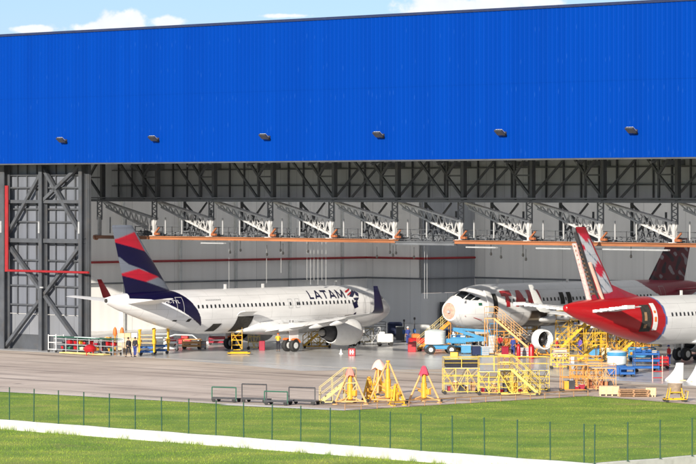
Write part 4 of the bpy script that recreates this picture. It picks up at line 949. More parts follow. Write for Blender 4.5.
# ---------------- ground equipment ----------------
def castor(root, x, y, r=.12, mat=None): return MB().lathe([(r * .4, -.04), (r, -.035), (r, .035), (r * .4, .04)], (x, y, r), 'Y', 12).build('wheel', M['rubber'], root, True)
def thing(name, loc, rz, label, cat, group=None): return empty(name, loc, rz, label, cat, group)
def handrail(root, pts, mat, h=1.05, n=None, r=.022):
    mb = MB(); pts = [V(p) for p in pts]
    for a, b in zip(pts[:-1], pts[1:]):
        mb.tube(a + V((0, 0, h)), b + V((0, 0, h)), r, 6); mb.tube(a + V((0, 0, h * .5)), b + V((0, 0, h * .5)), r * .8, 6)
        k = max(1, round((b - a).length / 1.1))
        for i in range(k + 1): q = a.lerp(b, i / k); mb.tube(q, q + V((0, 0, h)), r, 6)
    return mb.build('handrail', mat, root)
def stair(name, loc, rz, label, H, run_, W_, plat, mat, cat='steps', rail=None, brace=True, r=.032, group=None):
    """steps climbing along +X to a platform at height H"""
    t = thing(name, loc, rz, label, cat, group); rail = rail or mat; w = W_ / 2
    mb = MB()
    for s in (-1, 1):
        mb.bar((0, s * w, .12), (run_, s * w, H), .07, .18); mb.bar((0, s * w, .16), (run_ + plat, s * w, .16), .08)
        for x in (run_, run_ + plat): mb.tube((x, s * w, .12), (x, s * w, H), r)
        if brace: mb.tube((run_, s * w, .2), (run_ + plat, s * w, H - .1), r * .7); mb.tube((run_ * .5, s * w, .16), (run_ * .5, s * w, H * .5), r * .8); mb.tube((run_ * .5, s * w, H * .5), (run_, s * w, .2), r * .7)
    for x in (0, run_, run_ + plat): mb.tube((x, -w, .16), (x, w, .16), r)
    if brace: mb.tube((run_ + plat, -w, .2), (run_ + plat, w, H - .1), r * .7)
    mb.build('frame', mat, t)
    mb = MB(); n = max(4, round(H / .24))
    for i in range(1, n): f = i / n; mb.box((run_ * f, 0, .12 + (H - .12) * f), (.24, W_ - .06, .035))
    mb.build('treads', M['grey'], t)
    mb = MB(); mb.box((run_ + plat / 2, 0, H + .02), (plat, W_, .07)); mb.build('platform', mat, t)
    for s in (-1, 1): handrail(t, [(0, s * w, .12), (run_, s * w, H), (run_ + plat, s * w, H)], rail)
    handrail(t, [(run_ + plat, -w, H), (run_ + plat, w, H)], rail)
    for x in (.15, run_ + plat - .1):
        for s in (-1, 1): castor(t, x, s * (w + .06))
    return t
def cage(name, loc, rz, label, L_, W_, H, mat, levels=2, cat='stand', deck=None, diag=True, top=1.0, cross=3, r=.026, group=None):
    t = thing(name, loc, rz, label, cat, group); l, w = L_ / 2, W_ / 2; mb = MB()
    cor = [(-l, -w), (l, -w), (l, w), (-l, w)]
    xs = np.linspace(-l, l, cross)
    for z in np.linspace(.2, H, levels + 1):
        for (a, b), (c_, d_) in zip(cor, cor[1:] + cor[:1]): mb.tube((a, b, z), (c_, d_, z), r, 6)
    for s in (-w, w):
        for x in xs: mb.tube((x, s, .1), (x, s, H), r, 6)
    if diag:
        for s in (-w, w):
            for i in range(cross - 1):
                z0, z1 = (.2, H) if i % 2 else (H, .2); mb.tube((xs[i], s, z0), (xs[i + 1], s, z1), r * .7, 6); mb.tube((xs[i], s, (z0 + z1) / 2), (xs[i + 1], s, z0), r * .6, 6)
    mb.build('frame', mat, t)
    mb = MB(); mb.box((0, 0, H + .03), (L_, W_, .06)); mb.build('deck', deck or M['grey'], t)
    if top: handrail(t, [(-l, -w, H), (l, -w, H), (l, w, H), (-l, w, H), (-l, -w, H)], mat, top)
    for a, b in cor: castor(t, a * .95, b, .14)
    return t
def jack(loc, rz, label, H, spread, cover, mat, big=False, mid=False):
    t = thing('tripod_jack', loc, rz, label, 'jack', 'tripod aircraft jacks parked on the apron'); top = H * .93
    for k in range(3):
        a = 2 * PI * k / 3 + .3; f = V((spread * math.cos(a), spread * math.sin(a), .12)); tp = V((.12 * math.cos(a), .12 * math.sin(a), top))
        mb = MB(); mb.tube(f, tp, .075, 8, .055); mb.tube(f + V((0, 0, .02)), V((0, 0, .5)), .045, 6); mb.tube(f.lerp(tp, .45), V((0, 0, top * .35)), .04, 6); lg = mb.build('leg', mat, t, True)
        MB().lathe([(.2, 0), (.2, .05), (.07, .09), (.06, .2)], (f.x, f.y, 0), 'Z', 12).build('foot', mat, t, True); castor(t, f.x * 1.08, f.y * 1.08, .13)
    mb = MB()
    for k in range(3):
        a = 2 * PI * k / 3 + .3; b = a + 2 * PI / 3; s_ = spread * .97; mb.tube((s_ * math.cos(a), s_ * math.sin(a), .22), (s_ * math.cos(b), s_ * math.sin(b), .22), .045, 6)
    mb.build('base_ring', mat, t)
    MB().lathe([(.16, .3), (.21, .35), (.21, H * .55), (.15, H * .56), (.15, H * .8), (.08, H * .81), (.08, H * .95), (.14, H * .96), (.14, H)], (0, 0, 0), 'Z', 16).build('ram', M['ochre'], t, True)
    mb = MB(); mb.cbox((.35, .1, .75), (.3, .25, .4)); mb.tube((.3, .1, .9), (.05, .05, 1.3), .03, 6); mb.tube((-.4, -.15, .9), (0, 0, .7), .12, 8); mb.build('pump', M['ochre'], t)
    if cover is not None:
        mb = MB(); rings = []; rr = random.Random(int(H * 100))
        for j in range(7):
            f = j / 6; z = H * 1.05 - f * H * .26; r0 = .09 + .06 * min(1, f * 5) + f * (.42 if big else .22); rings.append([V((r0 * (1 + .16 * math.sin(k * 2.3 + j * .4)) * math.cos(2 * PI * k / 14), r0 * (1 + .14 * math.cos(k * 1.7)) * math.sin(2 * PI * k / 14), z - (f * .12 * math.sin(k * 1.9)))) for k in range(14)])
        mb.loft(rings); mb.build('cover', cover, t, True)
    return t
def skinmesh(name, verts, edges, rad, mat, parent, lev=1, root=0):
    me = bpy.data.meshes.new(name); me.from_pydata(verts, edges, []); o = bpy.data.objects.new(name, me); C.objects.link(o)
    md = o.modifiers.new('s', 'SKIN'); md.use_smooth_shade = True
    for i, v in enumerate(me.skin_vertices[0].data): r_ = rad[i]; v.radius = (r_, r_) if not isinstance(r_, tuple) else r_; v.use_root = (i == root)
    ss = o.modifiers.new('u', 'SUBSURF'); ss.levels = lev; ss.render_levels = lev
    dg = bpy.context.evaluated_depsgraph_get(); m2 = bpy.data.meshes.new_from_object(o.evaluated_get(dg)); bpy.data.objects.remove(o)
    m2.materials.clear(); m2.materials.append(mat); n = bpy.data.objects.new(name, m2); C.objects.link(n); n.parent = parent; return n
def person(loc, rz, label, shirt, trousers, cap=None, walk=0.0, arms=(.0, .0), bend=0.0):
    t = thing('person', loc, rz, label, 'person')
    hp = V((0, 0, .93)); ch = V((.02 + bend * .5, 0, 1.28 - bend * .1)); nb = V((.01 + bend * .8, 0, 1.47 - bend * .25)); nk = nb + V((.01, 0, .07)); hd = nk + V((.03, 0, .09)); tp = hd + V((0, 0, .10))
    vs = [hp, hp.lerp(ch, .45), ch, nb, nk, hd, tp]; rd = [(.15, .11), (.135, .10), (.16, .115), (.09, .075), .052, (.078, .092), (.06, .075)]; ed = [(0, 1), (1, 2), (2, 3), (3, 4), (4, 5), (5, 6)]
    arm = {}; legs = {}
    for s in (1, -1):
        f = arms[0] if s > 0 else arms[1]
        sh = nb + V((0, s * .17, -.05)); el = sh + V((.27 * math.sin(f), s * .06, -.28 * math.cos(f))); wr = el + V((.26 * math.sin(f + .25 + f * .5), 0, -.25 * math.cos(f + .25 + f * .5))); dn = (wr - el).normalized(); pm_ = wr + dn * .07
        i0 = len(vs); vs += [sh, el, wr, pm_]; rd += [.055, .042, .03, (.018, .038)]; ed += [(3, i0), (i0, i0 + 1), (i0 + 1, i0 + 2), (i0 + 2, i0 + 3)]; arm[s] = (sh, el, wr)
        for q in range(4): # fingers, slightly curled, unequal
            o_ = V((.024 * (q - 1.5), 0, 0)); a_ = pm_ + o_ + dn * .02; b_ = a_ + dn * (.05 + .008 * (1.5 - abs(q - 1.3))) + V((0, -s * .012, 0)); j = len(vs); vs += [a_, b_]; rd += [.009, .007]; ed += [(i0 + 3, j), (j, j + 1)]
        a_ = wr + V((.035, -s * .01, 0)) + dn * .03; j = len(vs); vs += [a_, a_ + dn * .045 + V((.015, 0, 0))]; rd += [.011, .009]; ed += [(i0 + 2, j), (j, j + 1)]
        w = walk * s; hip = V((0, s * .09, .90)); kn = V((.22 * w + .03, s * .10, .49)); an = V((.38 * w - .03 - .12 * max(0, -w), s * .10, .09 + .06 * max(0, -w))); toe = an + V((.15, s * .02, -.045))
        i0 = len(vs); vs += [hip, kn, an, toe]; rd += [.09, .062, .042, (.04, .03)]; ed += [(0, i0), (i0, i0 + 1), (i0 + 1, i0 + 2), (i0 + 2, i0 + 3)]; legs[s] = (hip, kn, an, toe)
    # nose and ears
    i0 = len(vs); vs += [hd + V((.10, 0, .0))]; rd += [.014]; ed += [(5, i0)]
    for s in (1, -1): i0 = len(vs); vs += [hd + V((-.005, s * .085, .0))]; rd += [.016]; ed += [(5, i0)]
    skinmesh('body', vs, ed, rd, M['skinp'], t)
    sv = [hp + V((0, 0, -.04)), hp.lerp(ch, .45), ch, nb]; sr = [(.172, .13), (.155, .12), (.182, .135), (.105, .09)]; se = [(0, 1), (1, 2), (2, 3)]
    for s in (1, -1): i0 = len(sv); sh, el, wr = arm[s]; sv += [sh, el, el.lerp(wr, .1 if shirt is not M['dark'] else .85)]; sr += [.072, .06, .05]; se += [(3, i0), (i0, i0 + 1), (i0 + 1, i0 + 2)]
    skinmesh('shirt', sv, se, sr, shirt, t)
    tv = [hp + V((0, 0, .03))]; tr = [(.158, .12)]; te = []
    for s in (1, -1): i0 = len(tv); h_, k_, a_, _ = legs[s]; tv += [h_, k_, a_ + V((0, 0, .03))]; tr += [.105, .078, .06]; te += [(0, i0), (i0, i0 + 1), (i0 + 1, i0 + 2)]
    skinmesh('trousers', tv, te, tr, trousers, t)
    for s in (1, -1): _, _, a_, to = legs[s]; skinmesh('boot', [a_ + V((-.05, 0, -.03)), a_ + V((.03, 0, -.03)), to], [(0, 1), (1, 2)], [.055, .055, .042], M['rubber'], t)
    mb = MB(); mb.lathe([(.09, .0), (.105, .03), (.10, .09), (.06, .13), (.01, .145)], tuple(hd + V((-.012, 0, .02))), 'Z', 14)
    if cap is not None: mb.cbox(tuple(hd + V((.12, 0, .045))), (.1, .13, .02), .008)
    mb.build('cap' if cap else 'hair', cap or M['hair'], t, True)
    # eyes and mouth
    mb = MB(); [mb.box(tuple(hd + V((.083, s * .03, .018))), (.01, .022, .012)) for s in (1, -1)]; mb.box(tuple(hd + V((.085, 0, -.05))), (.008, .045, .008)); mb.build('face_features', M['dark'], t)
    return t
def box_thing(name, loc, rz, label, size, mat, cat, lid=None, wheels=False, drawers=0, group=None):
    t = thing(name, loc, rz, label, cat, group); x, y, z = size; b = .1 if wheels else 0
    MB().cbox((0, 0, b + z / 2), (x, y, z), .03).build('body', mat, t)
    if lid is not None: MB().cbox((0, 0, b + z + .03), (x + .06, y + .06, .06), .02).build('lid', lid, t)
    mb = MB()
    for i in range(drawers): mb.box((0, -y / 2 - .012, b + z * (i + .5) / drawers), (x * .9, .02, z / drawers * .82)); mb.box((0, -y / 2 - .035, b + z * (i + .75) / drawers), (x * .5, .03, .025))
    if drawers: mb.build('drawers', M['grey'], t)
    if wheels: [castor(t, sx * (x / 2 - .1), sy * (y / 2 - .06), .09) for sx in (-1, 1) for sy in (-1, 1)]
    return t
def rack(name, loc, rz, label, L_, W_, H, mat, shelves, load, cat='rack'):
    t = thing(name, loc, rz, label, cat); l, w = L_ / 2, W_ / 2; mb = MB()
    n = max(2, round(L_ / 1.6) + 1)
    for x in np.linspace(-l, l, n):
        for y in (-w, w): mb.box((x, y, H / 2 + .05), (.06, .06, H))
    mb.build('frame', mat, t)
    for k in range(shelves): MB().box((0, 0, .3 + (H - .35) * k / (shelves - 1)), (L_, W_, .05)).build('shelf', mat, t)
    for sx in (-1, 1):
        for sy in (-1, 1): castor(t, sx * l * .95, sy * w)
    return t
def load(root_loc, rz, z, span, depth, n, mats, seed, label, group, hmax=.4, name='parts_bin', cat='bin'):
    """small bins and components standing on a shelf: each a thing"""
    r_ = random.Random(seed); base = None; d = V((math.cos(rz), math.sin(rz), 0)); e = V((-d.y, d.x, 0))
    for i in range(n):
        w, dd, h = r_.uniform(.25, .5), r_.uniform(.25, .45), r_.uniform(.15, hmax); x = -span / 2 + span * (i + .5) / n
        t = empty(name, root_loc + d * x + e * r_.uniform(-depth, depth) + V((0, 0, z)), rz + r_.uniform(-.2, .2), label, cat, group)
        MB().loft([[V((a * w * k, b * dd * k, zz)) for a, b in ((-.5, -.5), (.5, -.5), (.5, .5), (-.5, .5))] for zz, k in ((0, .85), (h, 1), (h, .88), (h * .35, .78))]).build('tub', r_.choice(mats), t)
        MB().cbox((0, 0, h * .7), (w * .55, dd * .55, h * .8), .02).build('contents', r_.choice((M['grey'], M['metal'], M['beige'], M['white'])), t)

UA = ANG                       # along the hangar front
RGT = 0.0
# jacks, steps and gates along the apron edge
jack(G(350, 404), -.75, 'yellow tripod jack with a pink cloth hood, left of the three tall jacks', 2.45, 1.25, M['pink'], M['bufforange'])
jack(G(388, 402.5), -.9, 'tallest yellow tripod jack, bare-topped, in the middle of the row', 2.95, 1.45, None, M['bufforange'], True)
jack(G(424, 402.5), -.82, 'yellow tripod jack with a crimson cloth hood, right of the three tall jacks', 2.45, 1.25, M['crimson'], M['bufforange'])
jack(G(379, 396), .1, 'tripod jack under a wide pale pink canvas cone, behind the bare one', 2.5, .7, M['palepink'], M['bufforange'], True)
jack(G(369, 401.5), 1.4, 'short stubby yellow jack between the pink-hooded and the tallest jack', 1.75, .55, None, M['yellow'])
jack(G(396, 405.5), 2.0, 'low yellow tripod jack just right of the tallest jack', 1.5, .6, None, M['yellow'])
stair('maintenance_steps', G(320, 404), .12, 'faded yellow steps with a handrail, just left of the tripod jacks', 1.45, 1.7, .8, .8, M['paleyellow'])
def gate(x0, x1, y, h, lab, mat):
    a, b = G(x0, y), G(x1, y - .5 + (x1 - x0) * .05); dd = b - a; t = thing('barrier_frame', a, math.atan2(dd.y, dd.x), lab, 'barrier'); l = dd.length
    mb = MB(); mb.path([V((0, 0, .12)), V((0, 0, h)), V((l, 0, h)), V((l, 0, .12))], .045, 8); mb.build('hoop', mat, t); mb = MB(); mb.tube((0, 0, .32), (l, 0, .32), .05); mb.box((l / 2, .35, .25), (l, .9, .07)); mb.build('bed', M['darkmetal'], t)
    for x in (.15, l - .15): castor(t, x, -.05, .14); castor(t, x, .75, .14)
gate(212, 236, 402, 1.05, 'green hooped barrier frame, leftmost of four on the apron edge', M['green']); gate(242, 266.5, 402.5, 1.3, 'taller dark hooped frame, second from the left on the apron edge', M['darkmetal']); gate(264.5, 287.5, 405, .95, 'low green hooped frame, third from the left on the apron edge', M['green']); gate(289, 315, 404.5, 1.2, 'dark hooped frame, rightmost of four, beside the faded yellow steps', M['darkmetal'])

# yellow stands in the foreground
cage('work_stand', G(461, 394), .05, 'lemon-yellow wheeled stand with dark mesh baskets on top, leftmost of the stands', 2.6, 1.4, 1.9, M['lemon'], 3, top=.8, cross=4)
cage('work_stand', G(494, 395), .0, 'lemon-yellow wheeled stand with a slatted side, second from the left', 2.3, 1.3, 1.7, M['lemon'], 4, top=1.1, cross=4)
stair('maintenance_steps', G(540, 396), PI - .15, 'lemon-yellow steps with closely set treads, between the stands', 1.9, 2.0, .9, 1.0, M['lemon'])
cage('work_stand', G(538, 392), .1, 'lemon-yellow stand at the right end of the lemon stands', 1.5, 1.2, 1.6, M['lemon'], 3, top=1.0, cross=3)
cage('transport_crate', G(574, 392), .05, 'amber tubular crate frame nearest the wooden pallets, left one', 1.9, 1.4, 2.0, M['amber'], 2, top=0, diag=False, cross=2)
cage('transport_crate', G(600, 391), .05, 'rust-orange tubular crate frame, right of the amber one', 2.2, 1.4, 1.7, M['bufforange'], 2, top=.35, diag=True, cross=4)
for x, y, sx in ((453, 368.5, 1.0), (465, 368.5, 1.0)):
    pass
t = thing('mesh_basket', G(461, 394) + V((0, 0, 1.97)), .05, 'black mesh basket on top of the leftmost lemon stand', 'basket'); mb = MB(); [mb.box((s * .62, 0, .3), (1.15, 1.1, .5)) for s in (-1, 1)]; mb.build('basket_body', M['dark'], t); mb = MB(); mb.path([V((-1.25, -.6, .6)), V((1.25, -.6, .6))], .03); mb.path([V((0, -.6, 0)), V((0, -.6, .6))], .03); mb.build('rim', M['lemon'], t)

# boom lift with a ribbed white tank
t = thing('boom_lift', G(440, 354), .1, 'light blue boom lift with a ribbed white tank, in front of the open nose', 'boom lift')
MB().cbox((0, 0, .62), (2.6, 1.5, .36), .06).build('chassis', M['skyblue'], t)
for sx in (-1, 1):
    for sy in (-1, 1): MB().lathe([(.12, -.16), (.2, -.17), (.38, -.15), (.42, -.08), (.42, .08), (.38, .15), (.2, .17), (.12, .16)], (sx * .95, sy * .78, .42), 'Y', 20).build('wheel', M['rubber'], t, True); MB().lathe([(.04, -.18), (.2, -.175), (.2, .175), (.04, .18)], (sx * .95, sy * .78, .42), 'Y', 14).build('rim', M['lgrey'], t, True)
prof = [(.02, .85), (.7, .86)]
for k in range(8): prof += [(.95, .9 + k * .15), (.98, .97 + k * .15), (.95, 1.03 + k * .15)]
prof += [(.9, 2.1), (.6, 2.22), (.02, 2.26)]
MB().lathe(prof, (-.45, 0, 0), 'Z', 28).build('tank', M['tank'], t, True)
mb = MB(); mb.bar((.4, 0, 1.2), (4.2, 0, 1.35), .34, .38); mb.bar((4.2, 0, 1.35), (1.2, 0, 2.25), .24, .28); mb.bar((1.2, 0, 2.3), (4.6, 0, 2.05), .2, .22); mb.build('boom_arm', M['skyblue'], t)
mb = MB(); mb.box((4.9, 0, 1.7), (.8, 1.5, .08)); mb.build('basket_floor', M['skyblue'], t); handrail(t, [(4.5, -.7, 1.7), (5.3, -.7, 1.7), (5.3, .7, 1.7), (4.5, .7, 1.7)], M['skyblue'])

# steps and docks round the middle airliner
stair('nose_steps', G(418, 351), .15, 'long amber steps climbing to the open nose of the middle airliner', 2.7, 3.0, 1.0, 1.1, M['amber'], rail=M['paleyellow'])
t = thing('tow_tractor', G(421, 347), .1, 'low red tractor parked under the amber nose steps', 'tractor'); MB().cbox((0, 0, .6), (2.3, 1.3, .55), .08).build('body', M['red'], t); MB().cbox((-.5, 0, 1.05), (.7, 1.1, .4), .06).build('hood', M['orange'], t)
for sx in (-.7, .7):
    for sy in (-.65, .65): MB().lathe([(.1, -.1), (.3, -.1), (.3, .1), (.1, .1)], (sx, sy, .3), 'Y', 14).build('wheel', M['rubber'], t, True)
stair('boarding_steps', G(538, 356), PI - .25, 'long faded orange boarding steps up to the open door of the middle airliner', 3.35, 3.9, 1.2, .9, M['bufforange'], rail=M['bufforange'])
cage('work_stand', G(470, 348), .1, 'yellow stand with dark legs directly below the open nose', 2.6, 1.2, 1.6, M['yellow'], 2, top=0)
stair('maintenance_steps', G(551, 357.5), .06, 'bright yellow steps rising right to the red tail, nearest the engine ring', 3.0, 3.1, .9, 1.4, M['yellow'])
cage('tail_dock', G(588, 352), .05, 'tall yellow dock with crossed bracing under the red tail', 3.2, 2.0, 2.5, M['yellow'], 3, top=1.0, cross=4)
cage('work_stand', G(640, 352), .0, 'amber lattice stand between the belly dock and the two-tier trolley', 1.8, 1.2, 1.8, M['amber'], 4, top=.9, cross=4)
stair('maintenance_steps', G(578, 362), .05, 'low bright yellow steps in front of the tallest dock', 1.5, 1.6, .8, .8, M['yellow'])
cage('work_stand', G(504, 352), .0, 'low golden stand full of bars below the boarding door', 1.7, 1.0, 1.3, M['amber'], 3, top=.6, cross=5)
cage('work_stand', G(560, 369), .0, 'lemon lattice stand on the bare floor right of the engine ring', 1.5, 1.0, 1.3, M['lemon'], 3, top=.7, cross=4)
cage('work_stand', G(586, 388), .0, 'amber lattice stand just behind the two tubular crate frames', 2.4, 1.1, 1.7, M['amber'], 4, top=.7, cross=6)
cage('tail_dock', G(614, 350), .05, 'yellow dock with a handrail under the red belly, right of the tallest dock', 2.4, 2.0, 2.1, M['yellow'], 3, top=1.0, cross=4)
stair('maintenance_steps', G(634, 356), PI, 'yellow steps descending right from the belly dock', 2.0, 1.6, .9, .8, M['amber'])
cage('work_stand', G(668, 342), .02, 'long low yellow stand under the white fuselage at the right edge', 5.0, 1.6, 1.2, M['yellow'], 1, top=.5, cross=6)
cage('tail_dock', G(602, 343), .08, 'tall amber dock close under the red fuselage, behind the yellow docks', 3.6, 1.6, 2.9, M['amber'], 3, top=.9, cross=5)
stair('maintenance_steps', G(571, 347), .1, 'golden steps climbing right beside the tallest dock, behind the bright yellow ones', 2.8, 2.6, .8, .9, M['yellow'], rail=M['amber'])
stair('maintenance_steps', G(617, 358), .05, 'short golden steps in front of the belly dock', 1.6, 1.5, .8, .8, M['yellow'])
cage('work_stand', G(631, 346), .1, 'amber stand with closely crossed bars right of the belly dock', 1.8, 1.4, 2.0, M['amber'], 4, top=.9, cross=5)
cage('work_stand', G(562, 349), .0, 'slim golden tower between the engine ring and the tallest dock', 1.2, 1.1, 2.7, M['yellow'], 4, top=.9, cross=2)
cage('work_stand', G(497, 345), .1, 'golden scaffold behind the boarding steps, left of the pale one', 2.0, 1.2, 2.2, M['amber'], 3, top=.8, cross=3)
cage('work_stand', G(527, 346), .0, 'golden scaffold tower under the wing root behind the engine ring', 1.9, 1.2, 2.3, M['yellow'], 3, top=.9, cross=3)
cage('work_stand', G(484, 343), .0, 'thin yellow scaffold under the chin of the middle airliner', 1.8, 1.0, 1.5, M['yellow'], 2, top=.4, cross=4)
stair('maintenance_steps', G(447, 350), .2, 'short golden steps behind the boom lift, below the open nose', 1.9, 1.8, .8, .8, M['yellow'])
cage('work_stand', G(649, 347), .0, 'golden stand with round-topped guard behind the red ladder stand', 2.2, 1.3, 1.7, M['yellow'], 3, top=.7, cross=4)
cage('work_stand', G(517, 394.5), .05, 'lemon-yellow lattice stand third from the left, in front of the steps', 1.9, 1.1, 1.75, M['lemon'], 4, top=1.0, cross=5)
cage('work_stand', G(508, 349), .1, 'pale yellow stand below the red lettering, behind the boarding steps', 2.2, 1.4, 1.5, M['paleyellow'], 2, top=.9, cross=3)
# engine ring on a stand
t = thing('aircraft_engine', G(545, 357), ANG + PI * .93, 'uncowled engine with a white intake ring on a stand beside the boarding steps', 'engine')
MB().lathe([(.72, .25), (.74, -.02), (.8, .04), (.88, 0), (.94, .35), (.93, .8), (.86, .82)], (0, 0, 1.55), 'X', 36, False).build('intake_ring', M['white'], t, True)
MB().lathe([(.1, .9), (.72, .9), (.7, 1.3), (.5, 1.5), (.48, 2.6), (.55, 2.8), (.5, 3.2), (.1, 3.3)], (0, 0, 1.55), 'X', 24).build('core', M['darkmetal'], t, True)
mb = MB(); rr_ = random.Random(11)
for k in range(18): a = rr_.uniform(0, 6.28); x = rr_.uniform(1.4, 3.0); mb.box((x, .58 * math.cos(a), 1.55 + .58 * math.sin(a)), (.3, .18, .15)); mb.tube((x - .4, .6 * math.cos(a), 1.55 + .6 * math.sin(a)), (x + .4, .6 * math.cos(a + .5), 1.55 + .6 * math.sin(a + .5)), .03, 5)
mb.build('accessories', M['metal'], t)
mb = MB(); [mb.lathe([(.03, .3), (.2, .5), (.22, .52)], (0, 0, 1.55), 'X', 12)]
for k in range(22): a = 2 * PI * k / 22; mb.bar((.7, .2 * math.cos(a), 1.55 + .2 * math.sin(a)), (.66, .7 * math.cos(a + .1), 1.55 + .7 * math.sin(a + .1)), .1, .02)
mb.build('fan', M['darkmetal'], t)
mb = MB(); [mb.bar((x, s * .8, .12), (x, s * .25, 1.0), .09) for x in (.6, 2.6) for s in (-1, 1)]; [mb.bar((0, s * .8, .16), (3.2, s * .8, .16), .12) for s in (-1, 1)]; mb.build('stand', M['amber'], t)

# pallets, small trolley, fairings at the right
def pallet_stack(loc, rz, label, n, mat, L_=1.9, W_=1.2, h=.16, solid=False):
    t = thing('wooden_crate' if solid else 'pallet_stack', loc, rz, label, 'crate' if solid else 'pallets')
    if solid:
        MB().box((0, 0, .12 + n * h / 2), (L_, W_, n * h)).build('box_body', mat, t); mb = MB()
        for x in np.linspace(-L_ / 2 + .08, L_ / 2 - .08, 4): mb.box((x, -W_ / 2 - .015, .12 + n * h / 2), (.09, .03, n * h + .03)); mb.box((x, 0, .06), (.1, W_, .12))
        mb.build('battens', mat, t); return t
    for k in range(n):
        mb = MB(); z = k * h; r_ = random.Random(k + int(loc.x * 7)); dx, dy = r_.uniform(-.05, .05), r_.uniform(-.05, .05)
        for y in np.linspace(-W_ / 2 + .06, W_ / 2 - .06, 6): mb.box((dx, y + dy, z + h - .015), (L_, .13, .028)); mb.box((dx, y + dy, z + .012), (L_, .1, .02))
        for y in (-W_ / 2 + .06, 0, W_ / 2 - .06):
            for x in (-L_ / 2 + .07, 0, L_ / 2 - .07): mb.box((x + dx, y + dy, z + h / 2), (.13, .1, h - .06))
        mb.build('pallet', mat, t)
    return t
pallet_stack(G(609, 395.5), -.05, 'pale wooden crate lying on the apron, left of the brown boards', 3, M['wood'], 1.45, 1.1, .19, True)
pallet_stack(G(634, 396.5), -.1, 'stack of weathered brown boards beside the pale crate', 4, M['woodd'], 2.2, 1.3, .13)
pallet_stack(G(651, 396.5), -.1, 'small pale wooden crate at the right end of the brown boards', 3, M['wood'], .75, 1.0, .17, True)
t = thing('hopper_trolley', G(675, 402), .1, 'small yellow trolley carrying a grey-brown tub at the lower right', 'trolley')
mb = MB(); mb.path([V((-.75, -.5, .2)), V((.75, -.5, .2)), V((.75, .5, .2)), V((-.75, .5, .2)), V((-.75, -.5, .2))], .05)
for sx in (-.55, .55):
    for sy in (-.45, .45): mb.tube((sx, sy, .2), (sx * .7, sy * .8, 1.0), .045)
mb.path([V((.75, .5, .2)), V((.85, .5, .75)), V((.85, -.5, .75)), V((.75, -.5, .2))], .035); mb.tube((-.5, -.45, .7), (.45, -.45, .7), .04); mb.build('frame', M['yellow'], t)
MB().lathe([(.3, .55), (.46, .8), (.52, 1.25), (.55, 1.3), (.5, 1.3), (.46, 1.2)], (0, 0, 0), 'Z', 20).build('tub', pm('grimy_tub', (.32, .24, .18), .7, var=.3, scale=4), t, True)
[castor(t, sx * .65, sy * .5, .15) for sx in (-1, 1) for sy in (-1, 1)]
def fairing(loc, rz, label, H, w):
    t = thing('fairing', loc, rz, label, 'fairing'); mb = MB(); rings = []
    for k in range(11):
        f = k / 10; z = H * f; x0 = -w * (1 - f) ** 1.8; x1 = w * .62; d_ = .42 * (1 - .45 * f)
        rings.append([V(((x0 + x1) / 2 + (x1 - x0) / 2 * math.cos(a), d_ * math.sin(a), z + (.0 if f < 1 else .02))) for a in np.linspace(0, 2 * PI, 21)[:-1]])
    rings.append([V((p.x * .5 + .15, p.y * .5, H + .05)) for p in rings[-1]]); mb.loft(rings); mb.build('shell', M['white'], t, True); MB().box((.0, 0, .03), (w * 1.5, .7, .06)).build('pallet_base', M['wood'], t)
fairing(G(676, 380.5), 0, 'white curved fairing standing on end, the smaller one near the red ladder', 1.35, 1.0)
fairing(G(698, 381.5), .3, 'large white curved fairing cut by the right edge of the picture', 2.0, 1.0)
t = thing('ladder_stand', G(657.5, 381), .0, 'red-and-white open ladder stand beside the white fairing', 'ladder')
mb = MB(); [mb.tube((s * .38, 0, 0), (s * .38, 0, 2.0), .035) for s in (-1, 1)]; mb.build('rail', M['palepink'], t); mb = MB(); [mb.tube((-.38, 0, z), (.38, 0, z), .04) for z in (.25, .75, 1.25, 1.75)]; mb.build('rung', M['red'], t)
t = thing('round_tank', G(617, 376), 0, 'light blue and white round tank between the docks and the pallets', 'tank'); MB().lathe([(.7, .9), (.78, 1.0), (.78, 1.6), (.72, 1.95), (.4, 2.05), (.05, 2.08)], (0, 0, 0), 'Z', 24).build('drum', M['tank'], t, True); MB().lathe([(.79, 1.62), (.8, 1.64), (.8, 1.9), (.78, 1.92)], (0, 0, 0), 'Z', 24, False).build('band', M['skyblue'], t, True); MB().cbox((0, 0, .5), (1.5, 1.2, .75), .04).build('base', M['blue'], t); [castor(t, sx * .6, sy * .5, .14) for sx in (-1, 1) for sy in (-1, 1)]
def cart(x, y, rz, label, mat, L_=2.2, W_=1.2, lv=(.35, 1.0), cat='cart', posts=1.15):
    t = thing('trolley', G(x, y), rz, label, cat)
    for z in lv: MB().cbox((0, 0, z), (L_, W_, .2), .03).build('tray', mat, t)
    mb = MB(); [mb.tube((sx * L_ * .47, sy * W_ * .46, .15), (sx * L_ * .47, sy * W_ * .46, posts), .04) for sx in (-1, 1) for sy in (-1, 1)]; mb.path([V((a * L_ * .47, b * W_ * .46, posts)) for a, b in ((-1, -1), (1, -1), (1, 1), (-1, 1), (-1, -1))], .03); mb.build('post_frame', mat, t)
    [castor(t, sx * L_ * .4, sy * W_ * .45, .15) for sx in (-1, 1) for sy in (-1, 1)]; return t
cart(646, 372, .05, 'long blue two-tier trolley left of the red ladder stand', M['blue'], 2.1, 1.3, (.4, .95, 1.5), posts=1.7)
cart(642, 361, .0, 'blue low trolley under the white fuselage, behind the two-tier one', M['skyblue'], 2.4, 1.2, (.4, .9))
person(G(669, 366), 2.5, 'worker in a red shirt and blue cap by the red ladder stand', M['redc'], M['jean'], M['jean'])
cart(663, 369, 0, 'small red tool trolley in front of the worker in the blue cap', M['red'], .9, .6, (.3, .6, .9), posts=1.0)

